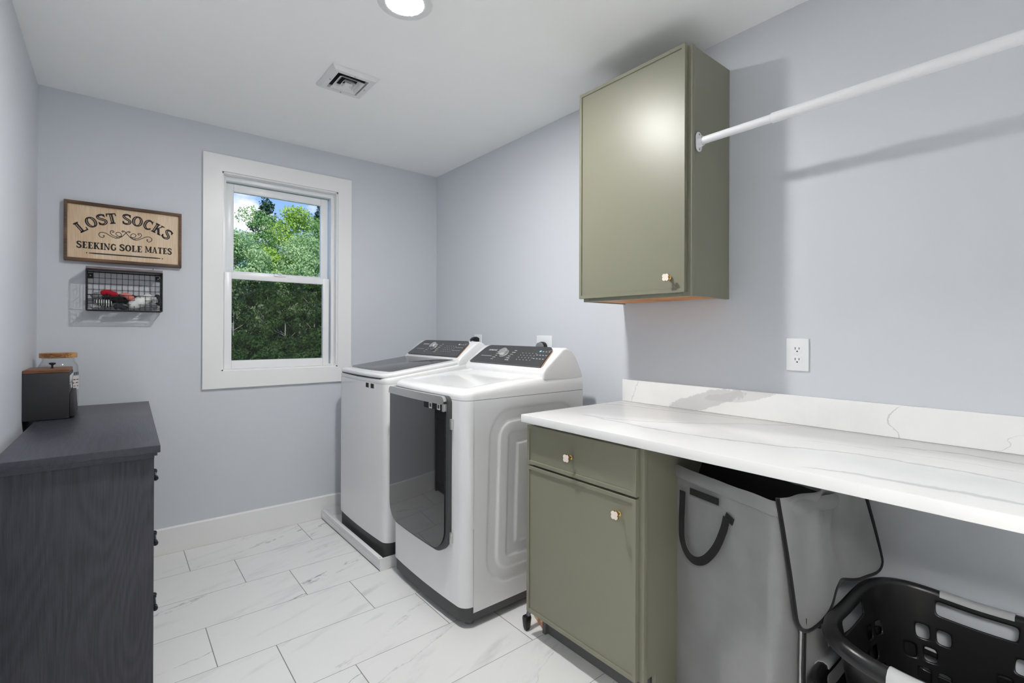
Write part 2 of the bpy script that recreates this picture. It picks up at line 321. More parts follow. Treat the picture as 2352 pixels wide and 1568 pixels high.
# ------------------------------------------------------------------ mesh helpers
class MB:
    def __init__(s): s.bm = bmesh.new()
    def raw(s, verts, faces):
        vs = [s.bm.verts.new(v) for v in verts]
        for f in faces:
            try: s.bm.faces.new([vs[i] for i in f])
            except ValueError: pass
        return vs
    def box(s, a, b, bev=0.0, seg=2):
        x0, x1 = sorted((a[0], b[0])); y0, y1 = sorted((a[1], b[1])); z0, z1 = sorted((a[2], b[2]))
        t = bmesh.new()
        vs = [t.verts.new(v) for v in ((x0, y0, z0), (x1, y0, z0), (x1, y1, z0), (x0, y1, z0), (x0, y0, z1), (x1, y0, z1), (x1, y1, z1), (x0, y1, z1))]
        for f in ((3, 2, 1, 0), (4, 5, 6, 7), (0, 1, 5, 4), (1, 2, 6, 5), (2, 3, 7, 6), (3, 0, 4, 7)): t.faces.new([vs[i] for i in f])
        if bev: bmesh.ops.bevel(t, geom=list(t.edges), offset=bev, segments=seg, profile=0.5, affect='EDGES')
        s.merge(t); return s
    def merge(s, t):
        me = bpy.data.meshes.new('t'); t.to_mesh(me); t.free(); s.bm.from_mesh(me); bpy.data.meshes.remove(me)
    def prism(s, poly, axis, a, b, bev=0.0, seg=2):
        """2D polygon extruded from a to b along an axis (poly lies in the other two axes, in xyz order)"""
        def P(p, t):
            q = list(p); q.insert('xyz'.index(axis), t); return q
        t = bmesh.new(); n = len(poly)
        A = [t.verts.new(P(p, a)) for p in poly]; B = [t.verts.new(P(p, b)) for p in poly]
        t.faces.new(A); t.faces.new(B[::-1])
        for i in range(n): t.faces.new((A[i], B[i], B[(i+1) % n], A[(i+1) % n]))
        bmesh.ops.recalc_face_normals(t, faces=list(t.faces))
        if bev:
            es = [e for e in t.edges if len(e.link_faces) == 2 and e.calc_face_angle(0) > 0.6]
            bmesh.ops.bevel(t, geom=es, offset=bev, segments=seg, profile=0.5, affect='EDGES')
        s.merge(t); return s
    def loft(s, rings, cap0=True, cap1=True, closed=True):
        R = [[s.bm.verts.new(p) for p in r] for r in rings]; n = len(R[0])
        for i in range(len(R)-1):
            for j in range(n if closed else n-1):
                k = (j+1) % n
                try: s.bm.faces.new((R[i][j], R[i][k], R[i+1][k], R[i+1][j]))
                except ValueError: pass
        if cap0: s.bm.faces.new(R[0][::-1])
        if cap1: s.bm.faces.new(R[-1])
        return s
    def tube(s, pts, r, n=10, closed=False, caps=True, flat=None):
        pts = [Vector(p) for p in pts]; m = len(pts); rings = []
        rr = r if isinstance(r, (list, tuple)) else [r]*m
        prev = None
        for i, p in enumerate(pts):
            if closed: t = pts[(i+1) % m]-pts[i-1]
            else: t = pts[min(i+1, m-1)]-pts[max(i-1, 0)]
            t.normalize()
            if prev is None:
                ref = Vector((0, 0, 1)) if abs(t.z) < 0.9 else Vector((1, 0, 0))
                a = t.cross(ref).normalized()
            else:
                a = (prev-t*prev.dot(t))
                a = a.normalized() if a.length > 1e-6 else prev
            prev = a; b = t.cross(a)
            fx, fy = (1, 1) if flat is None else flat
            rings.append([p+a*(rr[i]*fx*math.cos(2*PI*k/n))+b*(rr[i]*fy*math.sin(2*PI*k/n)) for k in range(n)])
        if closed: rings.append(rings[0])
        s.loft(rings, caps and not closed, caps and not closed); 
        if closed: bmesh.ops.remove_doubles(s.bm, verts=list(s.bm.verts), dist=1e-6)
        return s
    def lathe(s, prof, c=(0, 0, 0), axis='z', n=32, cap=True):
        rings = []
        for r, h in prof:
            ring = []
            for k in range(n):
                a = 2*PI*k/n; u, v = r*math.cos(a), r*math.sin(a)
                q = {'z': (u, v, h), 'x': (h, u, v), 'y': (v, h, u)}[axis]
                ring.append((c[0]+q[0], c[1]+q[1], c[2]+q[2]))
            rings.append(ring)
        s.loft(rings, cap, cap); return s
    def grid(s, nu, nv, fn, skip=None):
        V = [[s.bm.verts.new(fn(i/nu, j/nv)) for j in range(nv+1)] for i in range(nu+1)]
        for i in range(nu):
            for j in range(nv):
                if skip and skip(i, j): continue
                s.bm.faces.new((V[i][j], V[i+1][j], V[i+1][j+1], V[i][j+1]))
        return s
    def xf(s, mtx):
        bmesh.ops.transform(s.bm, matrix=mtx, verts=list(s.bm.verts)); return s

def obj(name, mb, m, parent=None, smooth=True, ang=40, off=None, fix=True):
    """links a builder as ONE mesh object; off = subtract this world point (root location)"""
    bm = mb.bm
    if fix: bmesh.ops.recalc_face_normals(bm, faces=list(bm.faces))
    me = bpy.data.meshes.new(name)
    if off is None and parent is not None:
        p = parent
        while p.parent: p = p.parent
        if not p.get('_local'): off = p.location
    if off is not None: bmesh.ops.translate(bm, vec=-Vector(off), verts=list(bm.verts))
    bm.to_mesh(me); bm.free()
    if smooth:
        me.polygons.foreach_set('use_smooth', [True]*len(me.polygons)); me.set_sharp_from_angle(angle=math.radians(ang))
    if m is not None: me.materials.append(m)
    o = bpy.data.objects.new(name, me); C.objects.link(o)
    if parent is not None: o.parent = parent
    return o

def thing(name, label, cat, loc=(0, 0, 0), group=None, rotz=0, local=False):
    o = bpy.data.objects.new(name, None); C.objects.link(o); o.empty_display_size = 0.05
    o.location = loc; o.rotation_euler = (0, 0, rotz); o['label'] = label; o['category'] = cat
    if local: o['_local'] = 1
    if group: o['group'] = group
    return o
def tag(o, label, cat, group=None):
    o['label'] = label; o['category'] = cat
    if group: o['group'] = group
    return o
def struct(name, mb, m, label, cat, **k):
    o = obj(name, mb, m, **k); o['kind'] = 'structure'; o['label'] = label; o['category'] = cat; return o

def crom(pts, n=8, closed=False):
    P = [Vector(p) for p in pts]; out = []; m = len(P)
    for i in range(m if closed else m-1):
        g = (lambda k: P[k % m]) if closed else (lambda k: P[max(0, min(m-1, k))])
        p0, p1, p2, p3 = g(i-1), g(i), g(i+1), g(i+2)
        for j in range(n):
            t = j/n
            out.append(0.5*((2*p1)+(p2-p0)*t+(2*p0-5*p1+4*p2-p3)*t*t+(-p0+3*p1-3*p2+p3)*t**3))
    if not closed: out.append(P[-1])
    return out

def rrect(x0, x1, y0, y1, r, n=6):
    """rounded rectangle, r = one radius or (bl, br, tr, tl)"""
    R = r if isinstance(r, (tuple, list)) else (r,)*4; out = []
    for (cx, cy, a, q) in ((x0, y0, PI, 0), (x1, y0, 1.5*PI, 1), (x1, y1, 0, 2), (x0, y1, 0.5*PI, 3)):
        rr = max(R[q], 1e-4); ox = cx+rr if cx == x0 else cx-rr; oy = cy+rr if cy == y0 else cy-rr
        for k in range(n+1):
            t = a+0.5*PI*k/n; out.append((ox+rr*math.cos(t), oy+rr*math.sin(t)))
    return out

def text_mesh(body, size, depth=0.0004, shear=0.0):
    """sans lettering from Blender's built-in font, as a bmesh in the xy plane, centred"""
    cu = bpy.data.curves.new('t', 'FONT'); cu.body = body; cu.size = size; cu.extrude = depth; cu.align_x = 'CENTER'; cu.align_y = 'CENTER'; cu.shear = shear
    o = bpy.data.objects.new('t', cu); C.objects.link(o)
    dg = bpy.context.evaluated_depsgraph_get(); me = bpy.data.meshes.new_from_object(o.evaluated_get(dg))
    mb = MB(); mb.bm.from_mesh(me); bpy.data.objects.remove(o); bpy.data.curves.remove(cu); bpy.data.meshes.remove(me)
    return mb

# ------------------------------------------------------------------ the room
W, H, YF = 2.2354, 2.44, -4.55
T = 0.14
struct('floor', MB().box((-W-T, YF-T, -0.12), (T, T, 0)), M['floor'], 'pale marble-look tiled floor with grey grout', 'floor', smooth=False)
struct('ceiling', MB().box((-W-T, YF-T, H), (T, T, H+0.15)), M['ceiling'], 'flat white ceiling', 'ceiling', smooth=False)
struct('wall_right', MB().box((0, YF-T, 0), (T, T, H)), M['wall'], 'pale blue-grey right wall', 'wall', smooth=False)
DY_0, DY_1, DZ_ = -4.36, -3.46, 2.05                    # unseen doorway, added in the left wall to let fill light in
struct('wall_left', MB().box((-W-T, DY_1, 0), (-W, T, H)).box((-W-T, YF-T, 0), (-W, DY_0, H)).box((-W-T, DY_0, DZ_), (-W, DY_1, H)), M['wall'], 'pale blue-grey left wall', 'wall', smooth=False)
struct('trim_2', MB().box((-W-T, DY_0-.09, 0), (-W+.018, DY_0, DZ_+.09)).box((-W-T, DY_1, 0), (-W+.018, DY_1+.09, DZ_+.09)).box((-W-T, DY_0, DZ_), (-W+.018, DY_1, DZ_+.09)), M['trim'], 'white casing of the added fill-light doorway behind the camera', 'trim', smooth=False)
HX = -W-T-1.7  # hall added around the fill panel, out of view
hb_ = MB()
for a, b in (((HX-.1, -5.6, 0), (HX, -2.3, H)), ((HX, -5.7, 0), (-W-T, -5.6, H)), ((HX, -2.3, 0), (-W-T, -2.2, H)), ((-W-T-.001, -5.6, 0), (-W-.002, YF-T, H))): hb_.box(a, b)
struct('wall_fill_hall', hb_, M['fill_hall_wall'], 'grey-beige walls of the unseen hall added for fill light', 'wall', smooth=False)
struct('floor_fill_hall', MB().box((HX-.1, -5.7, -.12), (-W-T, -2.2, 0)), M['floor'], 'tiled floor of the added fill-light hall', 'floor', smooth=False)
struct('ceiling_fill_hall', MB().box((HX-.1, -5.7, H), (-W-T, -2.2, H+.15)), M['ceiling'], 'white ceiling of the added fill-light hall', 'ceiling', smooth=False)
struct('wall_front', MB().box((-W, YF-T, 0), (0, YF, H)), M['wall'], 'pale blue-grey wall behind the camera', 'wall', smooth=False)
OX0, OX1, OZ0, OZ1 = -1.456, -0.767, 0.997, 2.182     # window opening
wb = MB()
for a, b in (((-W, 0, 0), (OX0, T, H)), ((OX1, 0, 0), (0, T, H)), ((OX0, 0, 0), (OX1, T, OZ0)), ((OX0, 0, OZ1), (OX1, T, H))): wb.box(a, b)
struct('wall_back', wb, M['wall'], 'pale blue-grey back wall around the window', 'wall', smooth=False)
BH = 0.144
struct('baseboard_back', MB().prism([(-0.016, 0), (0, 0), (0, BH), (-0.010, BH), (-0.016, BH-0.006)], 'x', -W, 0), M['trim'], 'white flat baseboard along the back wall', 'baseboard', smooth=False)
struct('baseboard_left', MB().prism([(-W, 0), (-W+0.016, 0), (-W+0.016, BH-0.006), (-W+0.010, BH), (-W, BH)], 'y', DY_1+.091, -0.016), M['trim'], 'white flat baseboard along the left wall', 'baseboard', smooth=False)
struct('baseboard_right', MB().prism([(0, 0), (-0.016, 0), (-0.016, BH-0.006), (-0.010, BH), (0, BH)], 'y', -1.80, -0.016), M['trim'], 'white flat baseboard behind the washer and dryer', 'baseboard', smooth=False)
struct('trim_1', MB().prism([(0, 0), (-0.016, 0), (-0.016, BH-0.006), (-0.010, BH), (0, BH)], 'y', YF+0.0, -2.40), M['trim'], 'white flat baseboard under the counter', 'baseboard', smooth=False)

# window: casing, jamb liner, two sashes, screen
def ring_boxes(mb, x0, x1, z0, z1, w, y0, y1, bev=0.001, wt=None, wb_=None):
    wt = w if wt is None else wt; wb_ = w if wb_ is None else wb_
    mb.box((x0, y0, z0), (x0+w, y1, z1), bev); mb.box((x1-w, y0, z0), (x1, y1, z1), bev)
    mb.box((x0+w, y0, z1-wt), (x1-w, y1, z1), bev); mb.box((x0+w, y0, z0), (x1-w, y1, z0+wb_), bev); return mb
win = bpy.data.objects.new('window_1', None); C.objects.link(win); win.location = (-1.112, 0, 0.9)
win['kind'] = 'structure'; win['label'] = 'white double-hung window in the back wall with trees outside'; win['category'] = 'window'
cx0, cx1, cz0, cz1 = -1.5495, -0.679, 0.899, 2.2745
def rq(x0, x1, z0, z1, y): return [(x0, y, z0), (x1, y, z0), (x1, y, z1), (x0, y, z1)]
cb = MB()
cb.loft([rq(cx0, cx1, cz0, cz1, -.0002), rq(cx0, cx1, cz0, cz1, -.0165), rq(cx0+.0015, cx1-.0015, cz0+.0015, cz1-.0015, -.018), rq(OX0+.003, OX1-.003, OZ0+.003, OZ1-.003, -.018), rq(OX0+.004, OX1-.004, OZ0+.004, OZ1-.004, -.0165), rq(OX0+.004, OX1-.004, OZ0+.004, OZ1-.004, -.0002)], False, False)
obj('casing', cb, M['trim'], win, ang=20)
jb = MB()
jb.box((OX0, -0.006, OZ0), (OX0+0.012, T, OZ1)); jb.box((OX1-0.012, -0.006, OZ0), (OX1, T, OZ1)); jb.box((OX0, -0.006, OZ1-0.012), (OX1, T, OZ1)); jb.box((OX0, -0.006, OZ0), (OX1, T, OZ0+0.012))
obj('jamb', jb, M['trim'], win, smooth=False)
fb = ring_boxes(MB(), OX0+0.012, OX1-0.012, OZ0+0.012, OZ1-0.012, 0.020, 0.040, 0.125, 0.001, wt=0.026, wb_=0.010)
obj('frame', fb, M['vinyl'], win)
us = ring_boxes(MB(), -1.424, -0.812, 1.575, 2.135, 0.046, 0.072, 0.100, 0.003, wt=0.046, wb_=0.030)
uo = obj('sash', us, M['vinyl'], win); uo['label'] = 'upper sash'
ls = ring_boxes(MB(), -1.434, -0.815, 1.009, 1.592, 0.040, 0.030, 0.062, 0.003, wt=0.040, wb_=0.050)
ls.box((-1.16, 0.024, 1.584), (-1.09, 0.030, 1.592), 0.001)
lo = obj('sash', ls, M['vinyl'], win); lo['label'] = 'lower sash'
obj('pane', MB().box((-1.380, 0.084, 1.60), (-0.856, 0.088, 2.092)), M['pane'], uo, smooth=False)
obj('pane', MB().box((-1.396, 0.044, 1.056), (-0.853, 0.048, 1.555)), M['pane'], lo, smooth=False)
obj('sash_lock', MB().box((-1.155, 0.040, 1.592), (-1.095, 0.060, 1.600), 0.002).box((-1.135, 0.030, 1.598), (-1.112, 0.058, 1.606), 0.002), M['vinyl'], lo)
scf = ring_boxes(MB(), -1.424, -0.80, 1.02, 1.59, 0.012, 0.108, 0.116, 0.0)
sco = obj('insect_screen', scf, M['vinyl'], win, smooth=False)
obj('mesh', MB().box((-1.414, 0.1118, 1.03), (-0.81, 0.1122, 1.58)), M['screen'], sco, smooth=False)

# ------------------------------------------------------------------ recessed lamp and added hall fill
def recessed(x, y, label, m):
    t = thing('recessed_light', label, 'ceiling light', (x, y, H))
    obj('trim_ring', MB().lathe([(0.0995, 0), (0.0995, -0.0035), (0.0965, -0.0060), (0.071, -0.0066), (0.067, -0.0063), (0.066, -0.003), (0.066, 0)], (x, y, H), n=64, cap=False), M['vent'], t, ang=4)
    obj('diffuser', MB().lathe([(0.0668, -0.0064), (0.060, -0.0070), (0.035, -0.0074), (0.0005, -0.0076)], (x, y, H), n=64), m, t)
recessed(-1.1225, -1.685, 'round lit recessed ceiling light near the top edge of the picture', M['lamp_on'])

hl = thing('fill_light_panel', 'large square fill light added in the unseen hall', 'ceiling light', (-W-T-.85, -4.05, H))  # added lamp, brightens the low surfaces through the doorway
obj('frame', MB().box((-W-T-1.30, -4.50, H-.02), (-W-T-.40, -3.60, H-.0003), .004), M['vent'], hl)
obj('diffuser', MB().box((-W-T-1.27, -4.47, H-.024), (-W-T-.43, -3.63, H-.0195)), M['fill_on'], hl, smooth=False)

# ------------------------------------------------------------------ ceiling vent
vx0, vx1, vy0, vy1 = -1.186, -0.966, -1.117, -0.873
vt = thing('ceiling_vent', 'square white stepped exhaust vent on the ceiling', 'vent', ((vx0+vx1)/2, (vy0+vy1)/2, H))
def sq(cx, cy, hx, hy, z): return [(cx-hx, cy-hy, z), (cx+hx, cy-hy, z), (cx+hx, cy+hy, z), (cx-hx, cy+hy, z)]
vcx, vcy = (vx0+vx1)/2, (vy0+vy1)/2
obj('frame', MB().loft([sq(vcx, vcy, .110, .122, H-.0003), sq(vcx, vcy, .109, .121, H-.006), sq(vcx, vcy, .094, .106, H-.017), sq(vcx, vcy, .073, .083, H-.017), sq(vcx, vcy, .069, .079, H-.002)], False, False), M['vent'], vt, ang=20)
obj('duct_shade_plate', MB().box((vcx-.071, vcy-.081, H-.0018), (vcx+.071, vcy+.081, H-.0006)), M['duct'], vt, smooth=False)  # dark plate in place of the shaded hole, ceiling stays uncut
for (ho, hi_, zl, zh) in ((.060, .040, -.022, -.004), (.034, .020, -.024, -.006)):
    rr = 1.14
    lm = MB().loft([sq(vcx, vcy, hi_, hi_*rr, H+zh), sq(vcx, vcy, ho, ho*rr, H+zl), sq(vcx, vcy, ho-.002, (ho-.002)*rr, H+zl), sq(vcx, vcy, hi_-.002, (hi_-.002)*rr, H+zh)], False, False)
    obj('louver', lm, M['vent'], vt, ang=20)
obj('center_plate', MB().loft([sq(vcx, vcy, .018, .020, H-.018), sq(vcx, vcy, .017, .019, H-.026), sq(vcx, vcy, .004, .005, H-.012)], True, True), M['vent'], vt, ang=20)
for (dx, dy) in ((0, .094), (0, -.094), (.083, 0), (-.083, 0)):
    obj('screw', MB().lathe([(.0035, -.0168), (.0035, -.0185), (.0005, -.0192)], (vcx+dx, vcy+dy, H), n=12), M['steel'], vt)

# ------------------------------------------------------------------ cabinets
def knob_mesh(c):
    """clover knob, axis along -x, base at c"""
    st = MB().lathe([(0.0085, 0), (0.0085, -0.003), (0.0045, -0.006), (0.004, -0.016), (0.0075, -0.021), (0.0075, -0.023)], c, axis='x', n=20)
    pl = []
    for k in range(64):
        a = 2*PI*k/64; r = 0.0132+0.0034*abs(math.cos(2*(a-PI/4)))**0.7*1.0-0.0016
        r = 0.0105+0.0062*abs(math.sin(2*a))**0.55
        pl.append((c[1]+r*math.cos(a)*1.0, c[2]+r*math.sin(a)*1.0))
    rim = MB().prism(pl, 'x', c[0]-0.0225, c[0]-0.0275)
    pl2 = [(c[1]+(p[0]-c[1])*0.93, c[2]+(p[1]-c[2])*0.93) for p in pl]
    face = MB().prism(pl2, 'x', c[0]-0.0274, c[0]-0.0292)
    return st, rim, face
def add_knob(door, c):
    st, rim, face = knob_mesh(c)
    me = bpy.data.meshes.new('t'); rim.bm.to_mesh(me); rim.bm.free(); st.bm.from_mesh(me); bpy.data.meshes.remove(me)
    # ivory clover face on a brass stem, one object with two materials
    nst = len(st.bm.faces)
    me = bpy.data.meshes.new('t'); face.bm.to_mesh(me); face.bm.free(); st.bm.from_mesh(me); bpy.data.meshes.remove(me)
    st.bm.faces.ensure_lookup_table()
    for i in range(nst, len(st.bm.faces)): st.bm.faces[i].material_index = 1
    k = obj('knob', st, M['brass'], door); k.data.materials.append(M['ivory']); k['label'] = 'ivory four-petal knob on a brass stem'
    return k
def shaker_front(x, y0, y1, z0, z1, th=0.019, rail=0.014, rec=0.0055):
    """slim-rail front facing -x: x is the outer face"""
    mb = MB(); y0, y1 = sorted((y0, y1))
    o = [(y0, z0), (y1, z0), (y1, z1), (y0, z1)]
    def R(d, xx): return [(xx, y0+d, z0+d), (xx, y1-d, z0+d), (xx, y1-d, z1-d), (xx, y0+d, z1-d)]
    mb.loft([R(0, x+th), R(0, x+.001), R(.001, x), R(rail, x), R(rail+.0007, x+rec)], True, True)
    return mb
# wall cabinet
WY0, WY1, WZ0, WZ1, WXF = -2.333, -1.800, 1.374, 2.306, -0.285
wc = thing('wall_cabinet', 'olive green wall cabinet hung above the counter by the clothes rod', 'cabinet', (-0.15, -2.066, WZ0))
cb = MB(); s = 0.013
cb.box((WXF, WY0, WZ0), (-0.001, WY0+s, WZ1)); cb.box((WXF, WY1-s, WZ0), (-0.001, WY1, WZ1))
cb.box((WXF, WY0+s, WZ1-s), (-0.001, WY1-s, WZ1)); cb.box((-0.014, WY0+s, WZ0+.02), (-0.001, WY1-s, WZ1-s))
obj('carcass', cb, M['green'], wc, smooth=False)
ff = MB()
ff.box((WXF-.001, WY0-.003, WZ0), (WXF+.018, WY0+.035, WZ1+.002), .001); ff.box((WXF-.001, WY1-.035, WZ0), (WXF+.018, WY1, WZ1+.002), .001)
ff.box((WXF-.0008, WY0+.035, WZ1-.035), (WXF+.018, WY1-.035, WZ1+.002), .001); ff.box((WXF-.0008, WY0+.035, WZ0), (WXF+.018, WY1-.035, WZ0+.03), .001)
obj('face_frame', ff, M['green'], wc)
obj('bottom_panel', MB().box((WXF+.018, WY0+s, WZ0+.004), (-0.014, WY1-s, WZ0+.016)), M['raw_wood'], wc, smooth=False)['label'] = 'unpainted wood underside'
dr = obj('door', shaker_front(-0.306, -2.318, -1.789, 1.388, 2.312), M['green'], wc, ang=15)
add_knob(dr, (-0.306, -2.256, 1.445))
# base cabinet
BY0, BY1, BXF = -2.363, -1.829, -0.612
bc = thing('base_cabinet', 'olive green base cabinet with one drawer and one door under the counter', 'cabinet', (-0.31, -2.096, 0))
cb = MB()
cb.prism([(BXF, .105), (-.545, .105), (-.545, 0), (-.02, 0), (-.02, .872), (BXF, .872)], 'y', BY0, BY0+.014)
cb.prism([(BXF, .105), (-.545, .105), (-.545, 0), (-.02, 0), (-.02, .872), (BXF, .872)], 'y', BY1-.014, BY1)
cb.box((BXF, BY0+.014, .105), (-.02, BY1-.014, .120)); cb.box((-.03, BY0+.014, .12), (-.02, BY1-.014, .872))
cb.box((BXF+.01, BY0+.014, .86), (-.02, BY1-.014, .872))
obj('carcass', cb, M['green'], bc, smooth=False)
ff = MB()
ff.box((BXF-.002, BY0-.003, .100), (BXF+.018, BY0+.038, .872), .001); ff.box((BXF-.002, BY1-.038, .100), (BXF+.018, BY1, .872), .001)
ff.box((BXF-.0018, BY0+.038, .835), (BXF+.018, BY1-.038, .872)); ff.box((BXF-.0018, BY0+.038, .67), (BXF+.018, BY1-.038, .71)); ff.box((BXF-.0018, BY0+.038, .100), (BXF+.018, BY1-.038, .135))
obj('face_frame', ff, M['green'], bc)
obj('toe_kick', MB().box((-.558, BY0+.02, 0.001), (-.546, BY1-.022, .105)).box((-.572, BY1-.030, 0.001), (-.558, BY1-.012, .105)), M['toe_kick_grey'], bc, smooth=False)['label'] = 'grey toe kick'
dw = obj('drawer', shaker_front(-0.634, -2.347, -1.811, 0.703, 0.859), M['green'], bc, ang=15)
add_knob(dw, (-0.634, -2.060, 0.776))
dd = obj('door', shaker_front(-0.634, -2.347, -1.811, 0.102, 0.695), M['green'], bc, ang=15)
add_knob(dd, (-0.634, -2.283, 0.634))
# countertop
ct = thing('countertop', 'white veined quartz countertop with backsplash along the right wall', 'countertop', (-0.33, -2.9, 0.876))
obj('slab', MB().box((-0.668, -4.30, 0.8745), (-0.0005, -1.812, 0.9056), .0025), M['quartz'], ct)
obj('backsplash', MB().box((-0.0205, -4.30, 0.9058), (-0.0005, -1.812, 1.0095), .0015), M['quartz_splash'], ct)

# ------------------------------------------------------------------ clothes rod
rod = thing('clothes_rod', 'white telescoping clothes rod running from the wall cabinet side', 'clothes rod', (-0.2445, WY0, 1.952))
RX, RZ = -0.2445, 1.952
obj('tube', MB().lathe([(0.0138, WY0-.012), (0.0138, -2.62)], (RX, 0, RZ), axis='y', n=28), M['white_tube'], rod)['label'] = 'thinner inner tube'
obj('tube', MB().lathe([(0.0140, -2.60), (0.0168, -2.602), (0.0168, YF+.01)], (RX, 0, RZ), axis='y', n=28), M['white_tube'], rod)['label'] = 'thicker outer tube'
fl = [(RX+0.0205*math.cos(a)*(1 if True else 1), RZ+(0.016 if math.sin(a) >= 0 else -0.016)+0.0205*math.sin(a)) for a in [2*PI*k/40 for k in range(40)]]
fo = MB().prism(fl, 'y', WY0-.0035, WY0-.0075, .001)
fo.lathe([(0.0195, WY0-.006), (0.0195, WY0-.012), (0.0180, WY0-.022), (0.0158, WY0-.022), (0.0158, WY0-.006)], (RX, 0, RZ), axis='y', n=28, cap=False)
f_o = obj('flange', fo, M['white_tube'], rod)
for dz in (.028, -.028):
    obj('screw', MB().lathe([(.0034, WY0-.0072), (.0034, WY0-.0086), (.0006, WY0-.0092)], (RX, 0, RZ+dz), axis='y', n=12), M['steel'], f_o)

# ------------------------------------------------------------------ outlets and plugs
def outlet_plate(y0, y1, z0, z1, label, cat='outlet', recept=True):
    yc, zc = (y0+y1)/2, (z0+z1)/2
    t = thing('wall_outlet', label, cat, (0, yc, zc))
    obj('cover_plate', MB().box((-0.0065, y0, z0), (-0.0002, y1, z1), .003), M['outlet'], t)
    if recept:
        for s in (1, -1):
            c = zc+s*0.0195
            fc = []
            for k in range(40):
                a = 2*PI*k/40; fc.append((yc+max(-.0172, min(.0172, .0172*1.0*math.cos(a)*1.05)), c+max(-.0135, min(.0135, .0172*math.sin(a)))))
            r = obj('receptacle', MB().prism(fc, 'x', -0.0060, -0.0074, .0003), M['outlet'], t)
            for dy, hh in ((.0065, .0045), (-.0065, .0037)):
                obj('slot', MB().box((-0.0072, yc+dy-.0011, c+.0035-hh), (-0.00765, yc+dy+.0011, c+.0035+hh)), M['slot'], r, smooth=False)
            obj('slot', MB().prism(rrect(yc-.0026, yc+.0026, c-.0092, c-.0045, (.0001, .0001, .0024, .0024), 4), 'x', -.0072, -.00765), M['slot'], r, smooth=False)
        obj('screw', MB().lathe([(.003, -.006), (.003, -.0075), (.0004, -.0078)], (0, yc, zc), axis='x', n=14), M['outlet'], t)
    return t
outlet_plate(-2.630, -2.554, 1.0985, 1.217, 'white double wall outlet above the counter backsplash')
outlet_plate(-1.301, -1.172, 1.085, 1.217, 'wide white outlet plate on the wall behind the dryer', recept=False)
outlet_plate(-0.612, -0.529, 1.10, 1.22, 'white outlet plate on the wall behind the washer', recept=False)
pg = thing('power_plug', 'round black plug in the wide outlet behind the dryer', 'plug', (-0.0066, -1.236, 1.155))
pc = (0, -1.236, 1.150)
obj('plug_body', MB().lathe([(0.030, -.0068), (0.032, -.012), (0.032, -.030), (0.029, -.034)], pc, axis='x', n=36), M['black_plastic'], pg)
obj('plug_face', MB().lathe([(0.0285, -.033), (0.027, -.048), (0.024, -.050)], pc, axis='x', n=36), M['plug_face'], pg)
pg2 = thing('power_plug', 'black angled plug in the outlet behind the washer', 'plug', (-0.0066, -0.575, 1.18))
pb = MB().prism([(-.0068, 1.150), (-.0068, 1.196), (-.030, 1.206), (-.050, 1.200), (-.066, 1.186), (-.060, 1.176), (-.045, 1.180), (-.030, 1.172)], 'y', -0.592, -0.556, .004)
obj('plug_body', pb, M['black_plastic'], pg2)
obj('cord', MB().tube(crom([(-.060, -.574, 1.183), (-.075, -.575, 1.160), (-.080, -.576, 1.10), (-.07, -.577, 1.0)]), .004), M['black_plastic'], pg2)

# ------------------------------------------------------------------ washer and dryer
def plan(xf, xb, y0, y1, r=0.045, bow=0.012, inset=0.0, n=7, nf=12):
    """top view outline: bowed front at xf (facing -x), square back; counter-clockwise from back-right"""
    y0 += inset; y1 -= inset; xf += inset; xb -= inset; r = max(r-inset*0.5, .004)
    pts = [(xb, y1)]
    def bx(y): t = (y-(y0+y1)/2)/((y1-y0)/2); return -bow*(1-t*t)
    for k in range(n+1):
        a = PI/2+PI/2*k/n; pts.append((xf+r+r*math.cos(a)+bx(y1-r+r*math.sin(a)), y1-r+r*math.sin(a)))
    for k in range(1, nf):
        y = (y1-r)+(y0+r-(y1-r))*k/nf; pts.append((xf+bx(y), y))
    for k in range(n+1):
        a = PI+PI/2*k/n; pts.append((xf+r+r*math.cos(a)+bx(y0+r+r*math.sin(a)), y0+r+r*math.sin(a)))
    pts.append((xb, y0)); return pts

